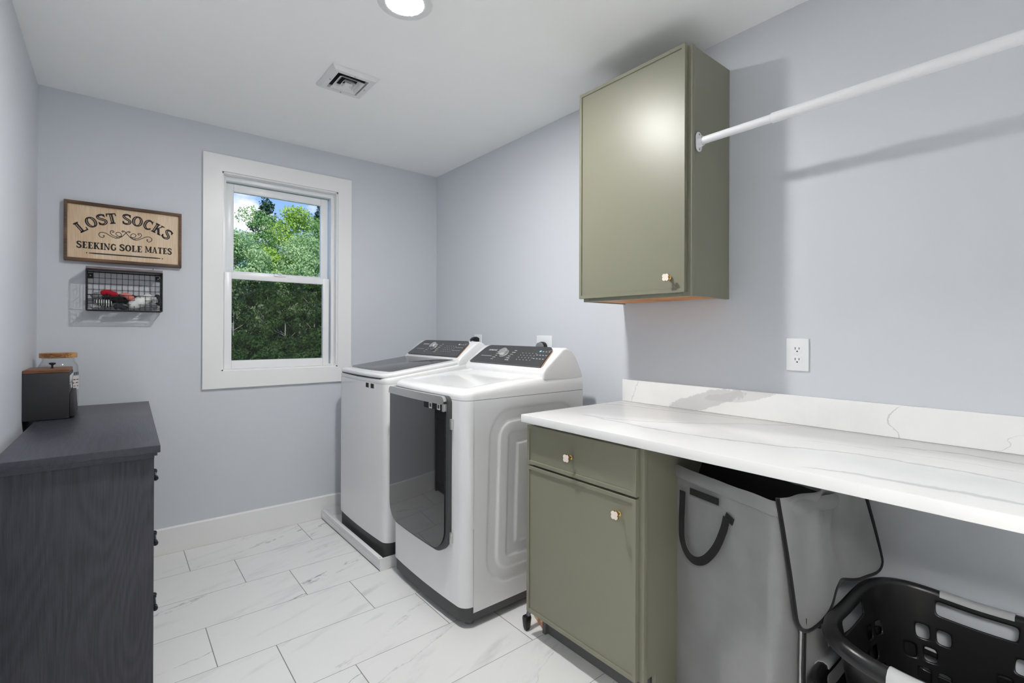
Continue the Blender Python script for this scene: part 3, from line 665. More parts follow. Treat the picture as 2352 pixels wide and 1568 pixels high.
def console(root, y0, y1, zt, xo=0.0, brandw='SAMSUNG', dial=True):
    """hump at the back with a sloped dark control panel; zt = top height"""
    A = lambda x, dz: (x+xo, zt+dz)
    prof = [A(-.380, -.110), A(-.362, -.090), A(-.256, -.009), A(-.242, -.002), A(-.226, 0), A(-.205, -.005), A(-.178, -.022), A(-.152, -.054), A(-.130, -.096), A(-.113, -.128), A(-.108, -.150), A(-.112, -.165), A(-.380, -.150)]
    mb = MB().prism(prof, 'y', y0+.001, y1-.001, .010, 3)
    obj('console', mb, M['appliance_plastic'], root, ang=50)
    p0 = Vector((-.366+xo, 0, zt-.093)); p1 = Vector((-.248+xo, 0, zt-.004))
    u = (p1-p0); Lh = u.length; u.normalize(); nrm = Vector((-u.z, 0, u.x))
    yc = (y0+y1)/2; hw = (y1-y0)/2-.034
    # frame: e = along +y direction is image left, so local s runs toward -y (image right)
    def pt(s, v, d): return Vector((p0.x, yc, p0.z))+Vector((0, -s, 0))+u*v+nrm*d
    def slab(poly, d0, d1):
        m = MB(); A_ = [pt(s, v, d0) for s, v in poly]; B_ = [pt(s, v, d1) for s, v in poly]
        m.loft([A_, B_]); return m
    trap = lambda q: [(a*(1-.09*b/Lh), b) for a, b in q]
    poly = trap(rrect(-hw, hw, 0.0, Lh, (.004, .004, .034, .034), 6))
    obj('trim_strip', slab(trap(rrect(hw-.05, hw+.006, .001, Lh-.004, (.002, .012, .034, .002), 6)), -.004, .003), M['copper'], root)['label'] = 'tan strip along the panel edge'
    pan = obj('control_panel', slab(poly, -.002, .0085), M['panel'], root, ang=30)
    D = .0088
    def orient(m, s, v, d=D, rot=0):
        Mx = Matrix(((0, u.x, nrm.x, 0), (-1, 0, 0, 0), (0, u.z, nrm.z, 0), (0, 0, 0, 1)))
        Mx.translation = pt(s, v, d); m.xf(Mx); return m
    obj('lettering', orient(text_mesh(brandw, .0165), -hw+.115, Lh*.70), M['mark'], pan, smooth=False)
    mk = MB()
    def bar(s, v, w, h): 
        a = [pt(s-w/2, v-h/2, D), pt(s+w/2, v-h/2, D), pt(s+w/2, v+h/2, D), pt(s-w/2, v+h/2, D)]
        b = [pt(s-w/2, v-h/2, D+.0004), pt(s+w/2, v-h/2, D+.0004), pt(s+w/2, v+h/2, D+.0004), pt(s-w/2, v+h/2, D+.0004)]
        mk.loft([a, b])
    ds = -0.055
    for k in range(6):
        bar(ds-.055-.004*abs(2-k), Lh*(.20+.105*k), .022+.006*math.sin(k*2.1), .0028)
        bar(ds+.058+.004*abs(2-k), Lh*(.20+.105*k), .024+.006*math.cos(k*1.7), .0028)
    bar(-hw+.105, Lh*.36, .095, .0022)
    for k in range(5):
        for q in range(4):
            bar(.085+.026*k, Lh*(.26+.12*q), .010 if (k+q) % 2 else .003, .0016 if (k+q) % 2 else .0045)
    for k in range(4):
        for q in range(3): bar(.205+.022*k, Lh*(.36+.19*q), .011, .0030)
    bar(.275, Lh*.80, .03, .0012)
    obj('control_marks', mk, M['mark'], pan, smooth=False)
    ind = MB(); a = [(.205-.006, Lh*.72), (.205+.006, Lh*.72), (.205+.006, Lh*.72+.009), (.205-.006, Lh*.72+.009)]
    obj('indicator', slab(a, D, D+.0005), M['led'], pan, smooth=False)
    dl = MB().lathe([(.030, 0), (.030, .003), (.0265, .004), (.0262, .020), (.0245, .0225), (.0005, .0228)], n=40)
    obj('dial', orient(dl, ds, Lh*.52), M['chrome'], pan)['label'] = 'brushed silver dial'
    return pan

# --- dryer
DX, DB, DY0, DY1 = -0.822, -0.111, -1.636, -0.972
DZ0, DZS, DZT = 0.088, 0.950, 1.160
dry = thing('dryer', 'white front-loading dryer with dark glass door, nearer the counter', 'dryer', (-0.47, (DY0+DY1)/2, 0))
base = MB(); base.loft([[(x, y, z) for x, y in plan(DX+.006, DB+.0, DY0+.004, DY1-.004, .045, .012)] for z in (.028, DZ0+.002)])
obj('base', base, M['base_grey'], dry)['label'] = 'dark grey plastic base'
for (fx, fy) in ((DX+.06, DY0+.05), (DX+.06, DY1-.05), (DB-.06, DY0+.05), (DB-.06, DY1-.05)):
    obj('foot', MB().lathe([(.022, .0005), (.022, .012), (.012, .014), (.012, .029)], (fx, fy, 0), n=20), M['plug_face'], dry)
XS = -0.776
fp = MB(); pl = [p for p in plan(DX, XS, DY0, DY1, .045, .012)]
fp.loft([[(x, y, z) for x, y in pl] for z in (DZ0, DZS-.0015)])
obj('front_panel', fp, M['appliance'], dry, ang=35)
# side panel with pressed concentric ridges
def sdrr(x, z, x0, x1, z0, z1, r):
    cx, cz = (x0+x1)/2, (z0+z1)/2; qx = abs(x-cx)-(x1-x0)/2+r; qz = abs(z-cz)-(z1-z0)/2+r
    return math.hypot(max(qx, 0), max(qz, 0))+min(max(qx, qz), 0)-r
def stepf(d, w): t = max(0, min(1, -d/w)); return t*t*(3-2*t)
def side_fn(y, sgn):
    def fn(u, v):
        x = XS+.001+u*(DB-XS-.001); z = .062+v*(DZS-.0015-.062)
        sk = -.028*(z-.5)   # the pressing flares a little toward the bottom
        d = sdrr(x+sk*1.0, z, -.705, -.165, .14, .905, .13)
        h = -.006*stepf(d, .012)+.006*stepf(d+.052, .012)-.006*stepf(d+.105, .012)+.006*stepf(d+.155, .012)
        return (x, y+sgn*h, z)
    return fn
for yy, sg in ((DY0, -1), (DY1, 1)):
    obj('side_panel', MB().grid(110, 140, side_fn(yy, sg)), M['appliance'], dry, ang=60, fix=False)
obj('back_panel', MB().box((DB-.004, DY0+.001, .06), (DB, DY1-.001, DZS-.002)).box((XS, DY0+.002, DZS-.012), (DB-.004, DY1-.002, DZS-.004)), M['appliance'], dry, smooth=False)
def top_z(x, zf, zb): t = (x-DX)/(-.33-DX); return zf+(zb-zf)*max(0, min(1, t))
tp = MB(); rings = []
for ins, h in ((.0025, 0), (0, .003), (0, .25), (.0, .55), (.004, .74), (.011, .88), (.022, .96), (.038, 1.0)):
    rings.append([(x, y, DZS+(top_z(x, .988, 1.052)-DZS)*h) for x, y in plan(DX, DB, DY0, DY1, .048, .012, ins)])
for ins, dz in ((.066, 0.0), (.080, -.006), (.10, -.007)):
    rings.append([(x, y, top_z(x, .988, 1.052)+dz) for x, y in plan(DX, DB, DY0, DY1, .05, .012, ins)])
tp.loft(rings, True, True)
obj('top_cover', tp, M['appliance'], dry, ang=40)
console(dry, DY0, DY1, DZT)
obj('seam_strip', MB().loft([[(x, y, z) for x, y in plan(DX+.002, DB-.001, DY0+.0015, DY1-.0015, .045, .012)] for z in (DZS-.004, DZS+.004)]), M['seam'], dry)
# door: bowed dark glass with steel top handle
def front_x(y, d=0): t = (y-(DY0+DY1)/2)/((DY1-DY0)/2); return DX-.012*(1-t*t)-d
def front_slab(poly, d0, d1, ny=1):
    mb = MB(); rings = []
    for d, ins in ((d0, 0), (d1-.003, 0), (d1, .003)):
        cyy = sum(p[0] for p in poly)/len(poly); czz = sum(p[1] for p in poly)/len(poly)
        rings.append([(front_x(y, d), y+(cyy-y)/max(abs(cyy-y), .01)*ins*min(1, abs(cyy-y)/.2), z+(czz-z)/max(abs(czz-z), .01)*ins*min(1, abs(czz-z)/.2)) for y, z in poly])
    mb.loft(rings, True, False)
    # bowed front face as grid-like strips
    last = rings[-1]; n = len(last)
    # split the outline into top and bottom chains ordered by y
    imin = min(range(n), key=lambda i: (last[i][1], last[i][2])); imax = max(range(n), key=lambda i: (last[i][1], -last[i][2]))
    return mb, rings
def bowed_panel(y0, y1, z0, z1, rad, d0, d1, n=28):
    """rounded panel on the bowed front, built from vertical strips so that the bow is true"""
    out = rrect(y0, y1, z0, z1, rad, 10)
    ys = sorted(set([round(p[0], 5) for p in out]+[y0+(y1-y0)*k/n for k in range(n+1)]))
    def span(y):
        lo_, hi_ = None, None; zs = []
        m = len(out)
        for i in range(m):
            a, b = out[i], out[(i+1) % m]
            if abs(a[0]-b[0]) < 1e-9:
                if abs(a[0]-y) < 1e-6: zs += [a[1], b[1]]
            elif min(a[0], b[0])-1e-9 <= y <= max(a[0], b[0])+1e-9:
                zs.append(a[1]+(b[1]-a[1])*(y-a[0])/(b[0]-a[0]))
        return min(zs), max(zs)
    mb = MB(); top = []; bot = []
    for y in ys:
        lo_, hi_ = span(y); bot.append((y, lo_)); top.append((y, hi_))
    ring = bot+top[::-1]
    F = [mb.bm.verts.new((front_x(y, d1), y, z)) for y, z in ring]; B = [mb.bm.verts.new((front_x(y, d0), y, z)) for y, z in ring]
    N = len(ys)
    for i in range(N-1):
        mb.bm.faces.new((F[i], F[i+1], F[2*N-2-i], F[2*N-1-i])); mb.bm.faces.new((B[i+1], B[i], B[2*N-1-i], B[2*N-2-i]))
    m = len(ring)
    for i in range(m):
        k = (i+1) % m
        if (Vector(F[i].co)-Vector(F[k].co)).length < 1e-7: continue
        mb.bm.faces.new((F[i], B[i], B[k], F[k]))
    bmesh.ops.remove_doubles(mb.bm, verts=list(mb.bm.verts), dist=1e-6)
    return mb
door = obj('door', bowed_panel(-1.548, -.989, .285, .962, (.10, .085, .03, .03), .0005, .018), M['base_grey'], dry, ang=40)
obj('glass', bowed_panel(-1.530, -.991, .296, .945, (.10, .085, .02, .02), .018, .026), M['door_glass'], door, ang=40)
hb = bowed_panel(-1.534, -.991, .927, .962, (.003, .003, .026, .022), .018, .033)
t = bowed_panel(-1.534, -1.521, .898, .945, (.002, .002, .006, .002), .018, .033)
me = bpy.data.meshes.new('t'); t.bm.to_mesh(me); t.bm.free(); hb.bm.from_mesh(me); bpy.data.meshes.remove(me)
obj('handle', hb, M['chrome'], door, ang=40)['label'] = 'brushed steel handle strip across the top'
for zc in (.845, .365):
    obj('hinge', MB().box((front_x(-1.556, .001), -1.561, zc-.022), (front_x(-1.553, .012), -1.5455, zc+.022), .001), M['chrome'], door)
def sticker(y0, y1, z0, z1, m, parent, d): 
    mb = MB(); mb.loft([[(front_x(y0, d), y0, z0), (front_x(y1, d), y1, z0), (front_x(y1, d), y1, z1), (front_x(y0, d), y0, z1)], [(front_x(y0, d+.0006), y0, z0), (front_x(y1, d+.0006), y1, z0), (front_x(y1, d+.0006), y1, z1), (front_x(y0, d+.0006), y0, z1)]])
    return obj('sticker', mb, m, parent, smooth=False)
for k, (a, b, m_) in enumerate(((-1.405, -1.365, 'ink'), (-1.432, -1.407, 'mark'), (-1.474, -1.434, 'ink'), (-1.498, -1.474, 'mark'))):
    sticker(a, b, .900, .928, M[m_], door, .0262)
sticker(-1.427, -1.413, .906, .922, M['base_grey'], door, .0268); sticker(-1.492, -1.480, .906, .922, M['base_grey'], door, .0268)

# --- washer
WX, WB, WYa, WYb = -0.830, -0.115, -0.905, -0.215
WS, WT = 0.965, 1.178
was = thing('washing_machine', 'white top-loading washing machine in the back corner beside the window', 'washing machine', (-0.47, (WYa+WYb)/2, 0.012))
base = MB(); base.loft([[(x, y, z) for x, y in plan(WX+.006, WB, WYa+.004, WYb-.004, .045, .012)] for z in (.030, .118)])
obj('base', base, M['base_grey'], was)['label'] = 'black plastic base'
for (fx, fy) in ((WX+.08, WYa+.08), (WX+.08, WYb-.08), (WB-.08, WYa+.08), (WB-.08, WYb-.08)):
    obj('foot', MB().lathe([(.022, .0075), (.022, .016), (.012, .018), (.012, .031)], (fx, fy, 0), n=20), M['plug_face'], was)
bd = MB(); bd.loft([[(x, y, z) for x, y in plan(WX, WB, WYa, WYb, .045, .012)] for z in (.115, WS-.012)])
obj('body', bd, M['appliance'], was, ang=35)
bd = MB(); rings = []
for ins, z in ((.0015, WS-.012), (0, WS-.009), (0, WS+.012), (.003, WS+.018), (.010, WS+.022)):
    rings.append([(x, y, z+(.094*max(0, (x-WX)/.72) if z > WS else 0)) for x, y in plan(WX, WB, WYa, WYb, .05, .012, ins)])
bd.loft(rings); obj('top_frame', bd, M['appliance'], was, ang=35)
LXB = -.335
def lidz(x): t = (x-WX)/(LXB-WX); return 1.000+.066*max(0, min(1.2, t))
lid = MB(); rings = []
for ins, dz in ((.012, -.016), (.003, -.013), (.0005, -.006), (.002, 0.002), (.008, .007), (.018, .009)):
    rings.append([(x, y, lidz(x)+dz) for x, y in plan(WX-.004, LXB, WYa+.006, WYb-.006, .06, .014, ins)])
lid.loft(rings)
lo_ = obj('lid', lid, M['appliance'], was, ang=40)
obj('lid_gap', MB().loft([[(x, y, lidz(x)-.024) for x, y in plan(WX+.001, LXB-.28, WYa+.016, WYb-.010, .055, .013)], [(x, y, lidz(x)-.013) for x, y in plan(WX+.001, LXB-.28, WYa+.016, WYb-.010, .055, .013)]]), M['seam'], was)
gl_ = MB(); rings = []
for ins, dz in ((0, .0085), (0, .0105), (.002, .0115)):
    rings.append([(x, y, lidz(x)+dz) for x, y in plan(WX+.060, LXB+.004, WYa+.066, WYb-.036, .03, .02, ins)])
gl_.loft(rings); obj('lid_glass', gl_, M['lid_glass'], lo_, ang=30)['label'] = 'smoked grey glass'
obj('latch', MB().box((LXB-.004, -.70, 1.068), (LXB+.012, -.64, 1.082), .003), M['chrome'], was)
console(was, WYa, WYb, WT)
for k, (a, b, m_) in enumerate(((-.700, -.664, 'ink'), (-.722, -.702, 'mark'), (-.764, -.726, 'ink'), (-.786, -.766, 'mark'))):
    def fx(y): t_ = (y-(WYa+WYb)/2)/((WYb-WYa)/2); return WX-.012*(1-t_*t_)
    mb = MB().loft([[(fx(y)-d, y, z) for y, z in ((a, .925), (b, .925), (b, .950), (a, .950))] for d in (.0002, .0008)])
    obj('sticker', mb, M[m_], was, smooth=False)

# --- drain pan under the washer
dp = thing('drain_pan', 'white drain pan on the floor under the washing machine', 'drain pan', (-0.47, -.49, 0))
PX0, PX1, PY0, PY1, PH = -.876, -.075, -.937, -.030, .066
pn = MB().box((PX0, PY0, .0015), (PX1, PY1, .006))
obj('tray', pn, M['appliance_plastic'], dp, smooth=False)
obj('front_rail', MB().box((PX0, PY0+.001, .001), (PX0+.005, PY1-.001, PH-.002)).box((PX0-.004, PY0, PH-.006), (PX0+.018, PY1, PH), .0015).box((PX0-.003, PY0+.02, .034), (PX0, PY1-.02, .037)), M['appliance_plastic'], dp)
obj('side_rail', MB().box((PX0+.005, PY1-.004, .006), (PX1, PY1, PH-.002)), M['appliance_plastic'], dp, smooth=False)
obj('side_rail', MB().box((PX0+.005, PY0, .006), (PX1, PY0+.004, PH-.012)).prism([(PX0, .001), (PX0+.05, .001), (PX0+.10, PH), (PX0, PH)], 'y', PY0-.004, PY0), M['appliance_plastic'], dp, smooth=False)
obj('rear_rail', MB().box((PX1-.004, PY0+.004, .006), (PX1, PY1-.004, PH-.002)), M['appliance_plastic'], dp, smooth=False)
for (sx, sy) in ((PX0+.006, PY0+.012), (PX0+.006, PY1-.012)):
    obj('screw', MB().lathe([(.003, PH), (.003, PH+.0015)], (sx, sy, 0), n=10), M['steel'], dp)

# ------------------------------------------------------------------ things stored between dryer and cabinet
st_ = thing('folding_stand', 'grey metal leg with black foot of a folded stand beside the base cabinet', 'folding stand', (-.607, -1.785, 0))
obj('leg', MB().tube([(-.607, -1.783, .04), (-.560, -1.778, .14), (-.480, -1.770, .32), (-.300, -1.760, .72)], .011, n=12, flat=(1, .7)), M['grey_metal'], st_)
obj('foot', MB().loft([[(-.607+a*sx, -1.783+b*sy, z) for a, b in rrect(-1, 1, -1, 1, .35, 3)] for (z, sx, sy) in ((.001, .009, .008), (.014, .013, .011), (.050, .0165, .013), (.058, .0150, .012))]), M['black_plastic'], st_)
tag(obj('wood_offcut', MB().prism([(-.555, -1.822), (-.46, -1.822), (-.44, -1.735), (-.52, -1.730)], 'z', .001, .022, .001), M['tan_wood'], off=None), 'small tan wood offcut on the floor beside the base cabinet', 'wood scrap')

# ------------------------------------------------------------------ wall sign
SC = (-1.895, 1.740)
sg = thing('wall_sign', 'brown framed wooden sign reading LOST SOCKS on the back wall', 'sign', (SC[0], 0, SC[1]))
hw, hh = .2435, .151
fr = MB()
for s in (1, -1):
    fr.prism([(-hw, s*hh), (hw, s*hh), (hw-.013, s*(hh-.016)), (-hw+.013, s*(hh-.016))] if s > 0 else [(-hw, -hh), (hw, -hh), (hw-.013, -hh+.016), (-hw+.013, -hh+.016)], 'y', -.030, -.001, .001)
    fr.prism([(s*hw, -hh), (s*hw, hh), (s*(hw-.013), hh-.016), (s*(hw-.013), -hh+.016)], 'y', -.030, -.001, .001)
fr.xf(Matrix.Translation((SC[0], 0, SC[1])))
obj('frame', fr, M['frame_wood'], sg)
bo = obj('board', MB().box((SC[0]-hw+.012, -.019, SC[1]-hh+.015), (SC[0]+hw-.012, -.003, SC[1]+hh-.015)), M['sign_wood'], sg, smooth=False)
def arc(cx, cy, rx, ry, a0, a1, n=14): return [(cx+rx*math.cos(math.radians(a0+(a1-a0)*k/n)), cy+ry*math.sin(math.radians(a0+(a1-a0)*k/n))) for k in range(n+1)]
def S2(pts): return [(p.x, p.y) for p in crom([(a, b, 0) for a, b in pts], 5)]
TK, TN, SF = .25, .13, .11
def ser(x, y, w): return ([(x-w/2, y), (x+w/2, y)], SF)
def glyph(c):
    t = SF/2
    if c == 'L': return .64, [([(.19, t), (.19, 1-t)], TK), ser(.19, 1-t, .38), ([(.0, t), (.62, t)], SF), ([(.585, t), (.60, .30)], .085)]
    if c == 'O': return .76, [(arc(.38, .5, .29, .44, 0, 360, 30), [TN+.11*abs(math.cos(math.radians(12*k))) for k in range(31)])]
    if c == 'S': return .64, [(S2([(.56, .76), (.50, .90), (.32, .95), (.13, .88), (.10, .73), (.20, .60), (.40, .47), (.54, .34), (.53, .17), (.40, .07), (.24, .05), (.09, .14), (.06, .26)]), [.12+.11*math.sin(PI*k/60) for k in range(61)]), ([(.575, .68), (.575, .97)], .065), ([(.045, .03), (.045, .33)], .065)]
    if c == 'T': return .70, [([(.35, t), (.35, 1-t)], TK), ([(.0, 1-t), (.70, 1-t)], SF), ser(.35, t, .40), ([(.04, 1-t), (.025, .72)], .08), ([(.66, 1-t), (.675, .72)], .08)]
    if c == 'C': return .70, [(arc(.38, .5, .28, .44, 42, 318, 26), [.11+.13*abs(math.sin(PI*k/26)) for k in range(27)]), ([(.61, .66), (.61, .97)], .07), ([(.61, .05), (.61, .26)], .05)]
    if c == 'G': return .74, [(arc(.38, .5, .28, .44, 42, 330, 26), [.11+.13*abs(math.sin(PI*k/26)) for k in range(27)]), ([(.61, .66), (.61, .97)], .07), ([(.62, .08), (.62, .42)], .13), ser(.60, .42, .28)]
    if c == 'K': return .78, [([(.18, t), (.18, 1-t)], TK), ser(.18, 1-t, .36), ser(.18, t, .36), ([(.26, .40), (.60, .96)], .09), ([(.38, .56), (.64, .03)], .19), ser(.60, 1-t, .28), ser(.66, t, .28)]
    if c == 'E': return .62, [([(.18, t), (.18, 1-t)], TK), ([(.0, t), (.58, t)], SF), ([(.0, 1-t), (.58, 1-t)], SF), ([(.2, .52), (.44, .52)], .08), ([(.56, t), (.57, .28)], .075), ([(.56, 1-t), (.57, .74)], .075), ([(.44, .40), (.44, .64)], .06)]
    if c == 'I': return .36, [([(.18, t), (.18, 1-t)], TK), ser(.18, 1-t, .36), ser(.18, t, .36)]
    if c == 'N': return .80, [([(.13, t), (.13, 1-t)], .10), ([(.10, .97), (.66, .03)], .19), ([(.67, t), (.67, 1-t)], .10), ser(.10, 1-t, .24), ser(.13, t, .28), ser(.67, 1-t, .28)]
    if c == 'M': return .96, [([(.12, t), (.12, 1-t)], .10), ([(.16, .97), (.47, .12)], .17), ([(.47, .12), (.79, .97)], .09), ([(.81, t), (.81, 1-t)], TK), ser(.10, 1-t, .24), ser(.12, t, .28), ser(.84, 1-t, .26), ser(.81, t, .32)]
    if c == 'A': return .78, [([(.12, t), (.36, .95)], .10), ([(.36, .97), (.62, t)], .20), ([(.20, .34), (.54, .34)], .08), ser(.12, t, .28), ser(.62, t, .34)]
    return .34, []
def ribbon(mb, pts, w, y0, y1, T_):
    n = len(pts); ws = w if isinstance(w, list) else [w]*n
    Lp, Rp = [], []
    for i in range(n):
        a = Vector(pts[max(i-1, 0)]); b = Vector(pts[min(i+1, n-1)]); d = (b-a)
        if d.length < 1e-9: d = Vector((1, 0))
        d.normalize(); nn = Vector((-d.y, d.x)); k = ws[min(i, len(ws)-1)]/2
        p = Vector(pts[i]); Lp.append(T_(p+nn*k)); Rp.append(T_(p-nn*k))
    rings = []
    for i in range(n):
        rings.append([(Lp[i][0], y0, Lp[i][1]), (Rp[i][0], y0, Rp[i][1]), (Rp[i][0], y1, Rp[i][1]), (Lp[i][0], y1, Lp[i][1])])
    mb.loft(rings)
YB = -.019
def put_text(mb, txt, cx, cy, h, width, inl=None):
    ws = [glyph(c)[0] for c in txt]; gap = .085; tot = sum(ws)+gap*(len(txt)-1); sx = width/tot; x = cx-width/2
    for c, w in zip(txt, ws):
        for pts, wd in glyph(c)[1]:
            def T_(p, x=x): return (SC[0]+x+p[0]*sx, SC[1]+cy-h/2+p[1]*h)
            pts2 = pts
            ribbon(mb, pts2, wd, YB-.0006, YB+.0002, T_)
        x += (w+gap)*sx
lt = MB(); il = MB()
title = [('L', -.180, .0226), ('O', -.1406, .0511), ('S', -.0984, .0705), ('T', -.0590, .0815), ('S', .0030, .0865), ('O', .0475, .0820), ('C', .0942, .0705), ('K', .1375, .0530), ('S', .1790, .0290)]
for c, x, y in title:
    rot = -math.asin(max(-.99, min(.99, (x-.002)/.30)))*.98; cr_, sr_ = math.cos(rot), math.sin(rot); hgt = .054; w = glyph(c)[0]; sx = .057
    def T_(p, x=x, y=y): 
        a, b = (p[0]-w/2)*sx, (p[1]-.5)*hgt; return (SC[0]+x+a*cr_-b*sr_, SC[1]+y+a*sr_+b*cr_)
    for k, (pts, wd) in enumerate(glyph(c)[1]):
        ribbon(lt, pts, wd, YB-.0006, YB+.0002, T_)
        if k == 0:
            n = len(pts)
            if c in 'LTK': q = [(p[0]-.025, .16+.68*i/(n-1)) for i, p in enumerate(pts)]; ribbon(il, q, .04, YB-.0011, YB-.0004, T_)
            elif c == 'O':
                for a0, a1 in ((125, 235), (-55, 55)): ribbon(il, arc(.38, .5, .285, .42, a0, a1, 14), .03, YB-.0011, YB-.0004, T_)
            elif c == 'C': ribbon(il, arc(.38, .5, .28, .43, 120, 240, 14), .03, YB-.0011, YB-.0004, T_)
            elif c == 'S': m_ = len(pts); ribbon(il, pts[int(m_*.3):int(m_*.78)], .035, YB-.0011, YB-.0004, T_)
obj('lettering', lt, M['ink'], bo, smooth=False)
obj('lettering_inline', il, M['inline'], bo, smooth=False)['label'] = 'pale line inside the big letters'
l2 = MB()
put_text(l2, 'SEEKING', -.118, -.0675, .034, .156); put_text(l2, 'SOLE', .0205, -.0655, .034, .094); put_text(l2, 'MATES', .140, -.0635, .034, .118)
obj('lettering', l2, M['ink'], bo, smooth=False)
orn = MB()
def ID(p): return (SC[0]+p[0], SC[1]+p[1])
ribbon(orn, [(-.149, -.107), (-.13, -.107), (.13, -.1065), (.149, -.1065)], [.0034, .0062, .0062, .0034], YB-.0006, YB+.0002, ID)
for s in (-1, 1): ribbon(orn, [(s*.157-.0028, -.107), (s*.157, -.107), (s*.157+.0028, -.107)], [.003, .0066, .003], YB-.0006, YB+.0002, ID)
for s in (-1, 1):
    def F(q): return [(s*a, b) for a, b in q]
    A_ = S2([(-.094, -.013), (-.089, -.010), (-.090, -.018), (-.098, -.022), (-.107, -.016), (-.110, -.006), (-.104, .003), (-.093, .005), (-.080, .001), (-.066, -.008), (-.050, -.0165), (-.034, -.018), (-.020, -.010), (-.008, .004), (.002, .017), (.008, .022), (.014, .024), (.017, .020), (.013, .017), (.010, .020)])
    ribbon(orn, F(A_), .0032, YB-.0006, YB+.0002, ID)
    B_ = S2([(-.016, -.006), (-.024, -.007), (-.034, -.005), (-.041, .002), (-.040, .010), (-.032, .014), (-.023, .010), (-.019, .001), (-.022, -.006), (-.030, -.012), (-.040, -.0145)])
    ribbon(orn, F(B_), .0030, YB-.0006, YB+.0002, ID)
    C_ = S2([(-.058, .013), (-.053, .010), (-.050, .014), (-.054, .019), (-.061, .018), (-.065, .011), (-.062, .002), (-.054, -.006), (-.044, -.010), (-.036, -.0105)])
    ribbon(orn, F(C_), .0030, YB-.0006, YB+.0002, ID)
obj('ornament', orn, M['ink'], bo, smooth=False)

# ------------------------------------------------------------------ wire basket of socks under the sign
KX0, KX1, KZ0, KZ1, KY = -2.050, -1.744, 1.340, 1.543, -.115
wbk = thing('wire_basket', 'black wire wall basket with a wooden top board hung under the sign', 'wire basket', ((KX0+KX1)/2, 0, KZ0))
def wire(mb, a, b, r=.0011): mb.tube([a, b], r, n=6)
def ibar(mb, a, b, r=.0028): mb.tube([a, b], r, n=8)
yb_ = -.006
fm = MB()
for x in (KX0, KX1):
    ibar(fm, (x, yb_, KZ0), (x, yb_, KZ1)); ibar(fm, (x, KY, KZ0), (x, KY, KZ1)); ibar(fm, (x, yb_, KZ0), (x, KY, KZ0)); ibar(fm, (x, yb_, KZ1), (x, KY, KZ1))
for (y, z) in ((yb_, KZ0), (yb_, KZ1-.004), (KY, KZ0), (KY, KZ1-.001)): ibar(fm, (KX0, y, z), (KX1, y, z))
obj('frame', fm, M['black_wire'], wbk)
bk = MB()
for k in range(1, 13): wire(bk, (KX0+(KX1-KX0)*k/13, yb_, KZ0), (KX0+(KX1-KX0)*k/13, yb_, KZ1))
for k in range(1, 7): wire(bk, (KX0, yb_, KZ1-.0295*k-.004), (KX1, yb_, KZ1-.0295*k-.004))
obj('back_mesh', bk, M['black_wire'], wbk)
fr_ = MB(); zt = 1.417
for k in range(1, 13): wire(fr_, (KX0+(KX1-KX0)*k/13, KY, KZ0), (KX0+(KX1-KX0)*k/13, KY, zt))
for k in range(4): wire(fr_, (KX0, KY, zt-.0225*k), (KX1, KY, zt-.0225*k), .0013 if k else .0018)
obj('front_mesh', fr_, M['black_wire'], wbk)
for x in (KX0, KX1):
    sm = MB()
    for k in range(1, 5): wire(sm, (x, yb_+(KY-yb_)*k/5, KZ0), (x, yb_+(KY-yb_)*k/5, KZ1))
    for k in range(1, 8): wire(sm, (x, yb_, KZ0+.0255*k), (x, KY, KZ0+.0255*k))
    obj('side_mesh', sm, M['black_wire'], wbk)
bt = MB()
for k in range(1, 13): wire(bt, (KX0+(KX1-KX0)*k/13, yb_, KZ0), (KX0+(KX1-KX0)*k/13, KY, KZ0))
for k in range(1, 5): wire(bt, (KX0, yb_+(KY-yb_)*k/5, KZ0), (KX1, yb_+(KY-yb_)*k/5, KZ0))
obj('bottom_mesh', bt, M['black_wire'], wbk)
obj('top_board', MB().box((KX0-.002, KY-.003, KZ1+.002), (KX1+.002, -.002, KZ1+.014), .001), M['shelf_wood'], wbk)
for x in (KX0+.0125, KX1-.0125):
    p_ = obj('mounting_plate', MB().box((x-.011, yb_-.002, 1.505), (x+.011, -.0012, 1.532), .001), M['black_wire'], wbk)
    obj('screw', MB().lathe([(.0032, yb_-.002), (.0032, yb_-.0035), (.0005, yb_-.004)], (x, 0, 1.520), axis='y', n=10), M['steel'], p_)
hkm = MB().tube([(-1.781, -.050, KZ1+.014), (-1.781, -.050, KZ1+.030)], .0014, n=6)
obj('hook', hkm, M['black_wire'], wbk)

def sock(pts, rad, label, m, flat=(1.0, .8), cuff=None):
    """crumpled sock: a soft lumpy tube along a bent path"""
    path = crom(pts, 7); n = len(path); rr = []
    for i in range(n):
        t = i/(n-1); e = min(1, 6*t+.25)*min(1, 7*(1-t)+.35)
        rr.append(rad*e*(1+.10*math.sin(11*t+rad*900)))
    mb = MB().tube(path, rr, n=18, flat=flat)
    for v in mb.bm.verts:
        d = noise.noise(v.co*60)*.0035+noise.noise(v.co*140)*.0014
        c = Vector((v.co.x, v.co.y, v.co.z)); v.co += Vector((noise.noise(c*50+Vector((3, 0, 0)))*.003, noise.noise(c*50+Vector((0, 7, 0)))*.003, d))
    root = obj('sock', mb, m, None, ang=80)
    tag(root, label, 'sock', 'socks in the wire basket')
    return root
FS = {'red': fabric('red_sock', (176, 24, 48)), 'black': fabric('black_sock', (30, 30, 32)), 'coral': fabric('coral_sock', (226, 130, 124)), 'white': fabric('white_sock', (222, 222, 220)), 'grey': fabric('grey_sock', (132, 132, 134)), 'lgrey': fabric('light_grey_sock', (178, 178, 180)), 'char': fabric('charcoal_sock', (62, 62, 66)), 'stripe': striped('striped_sock', (28, 28, 30), (216, 216, 216), 34)}
Y = lambda d: -.06+d
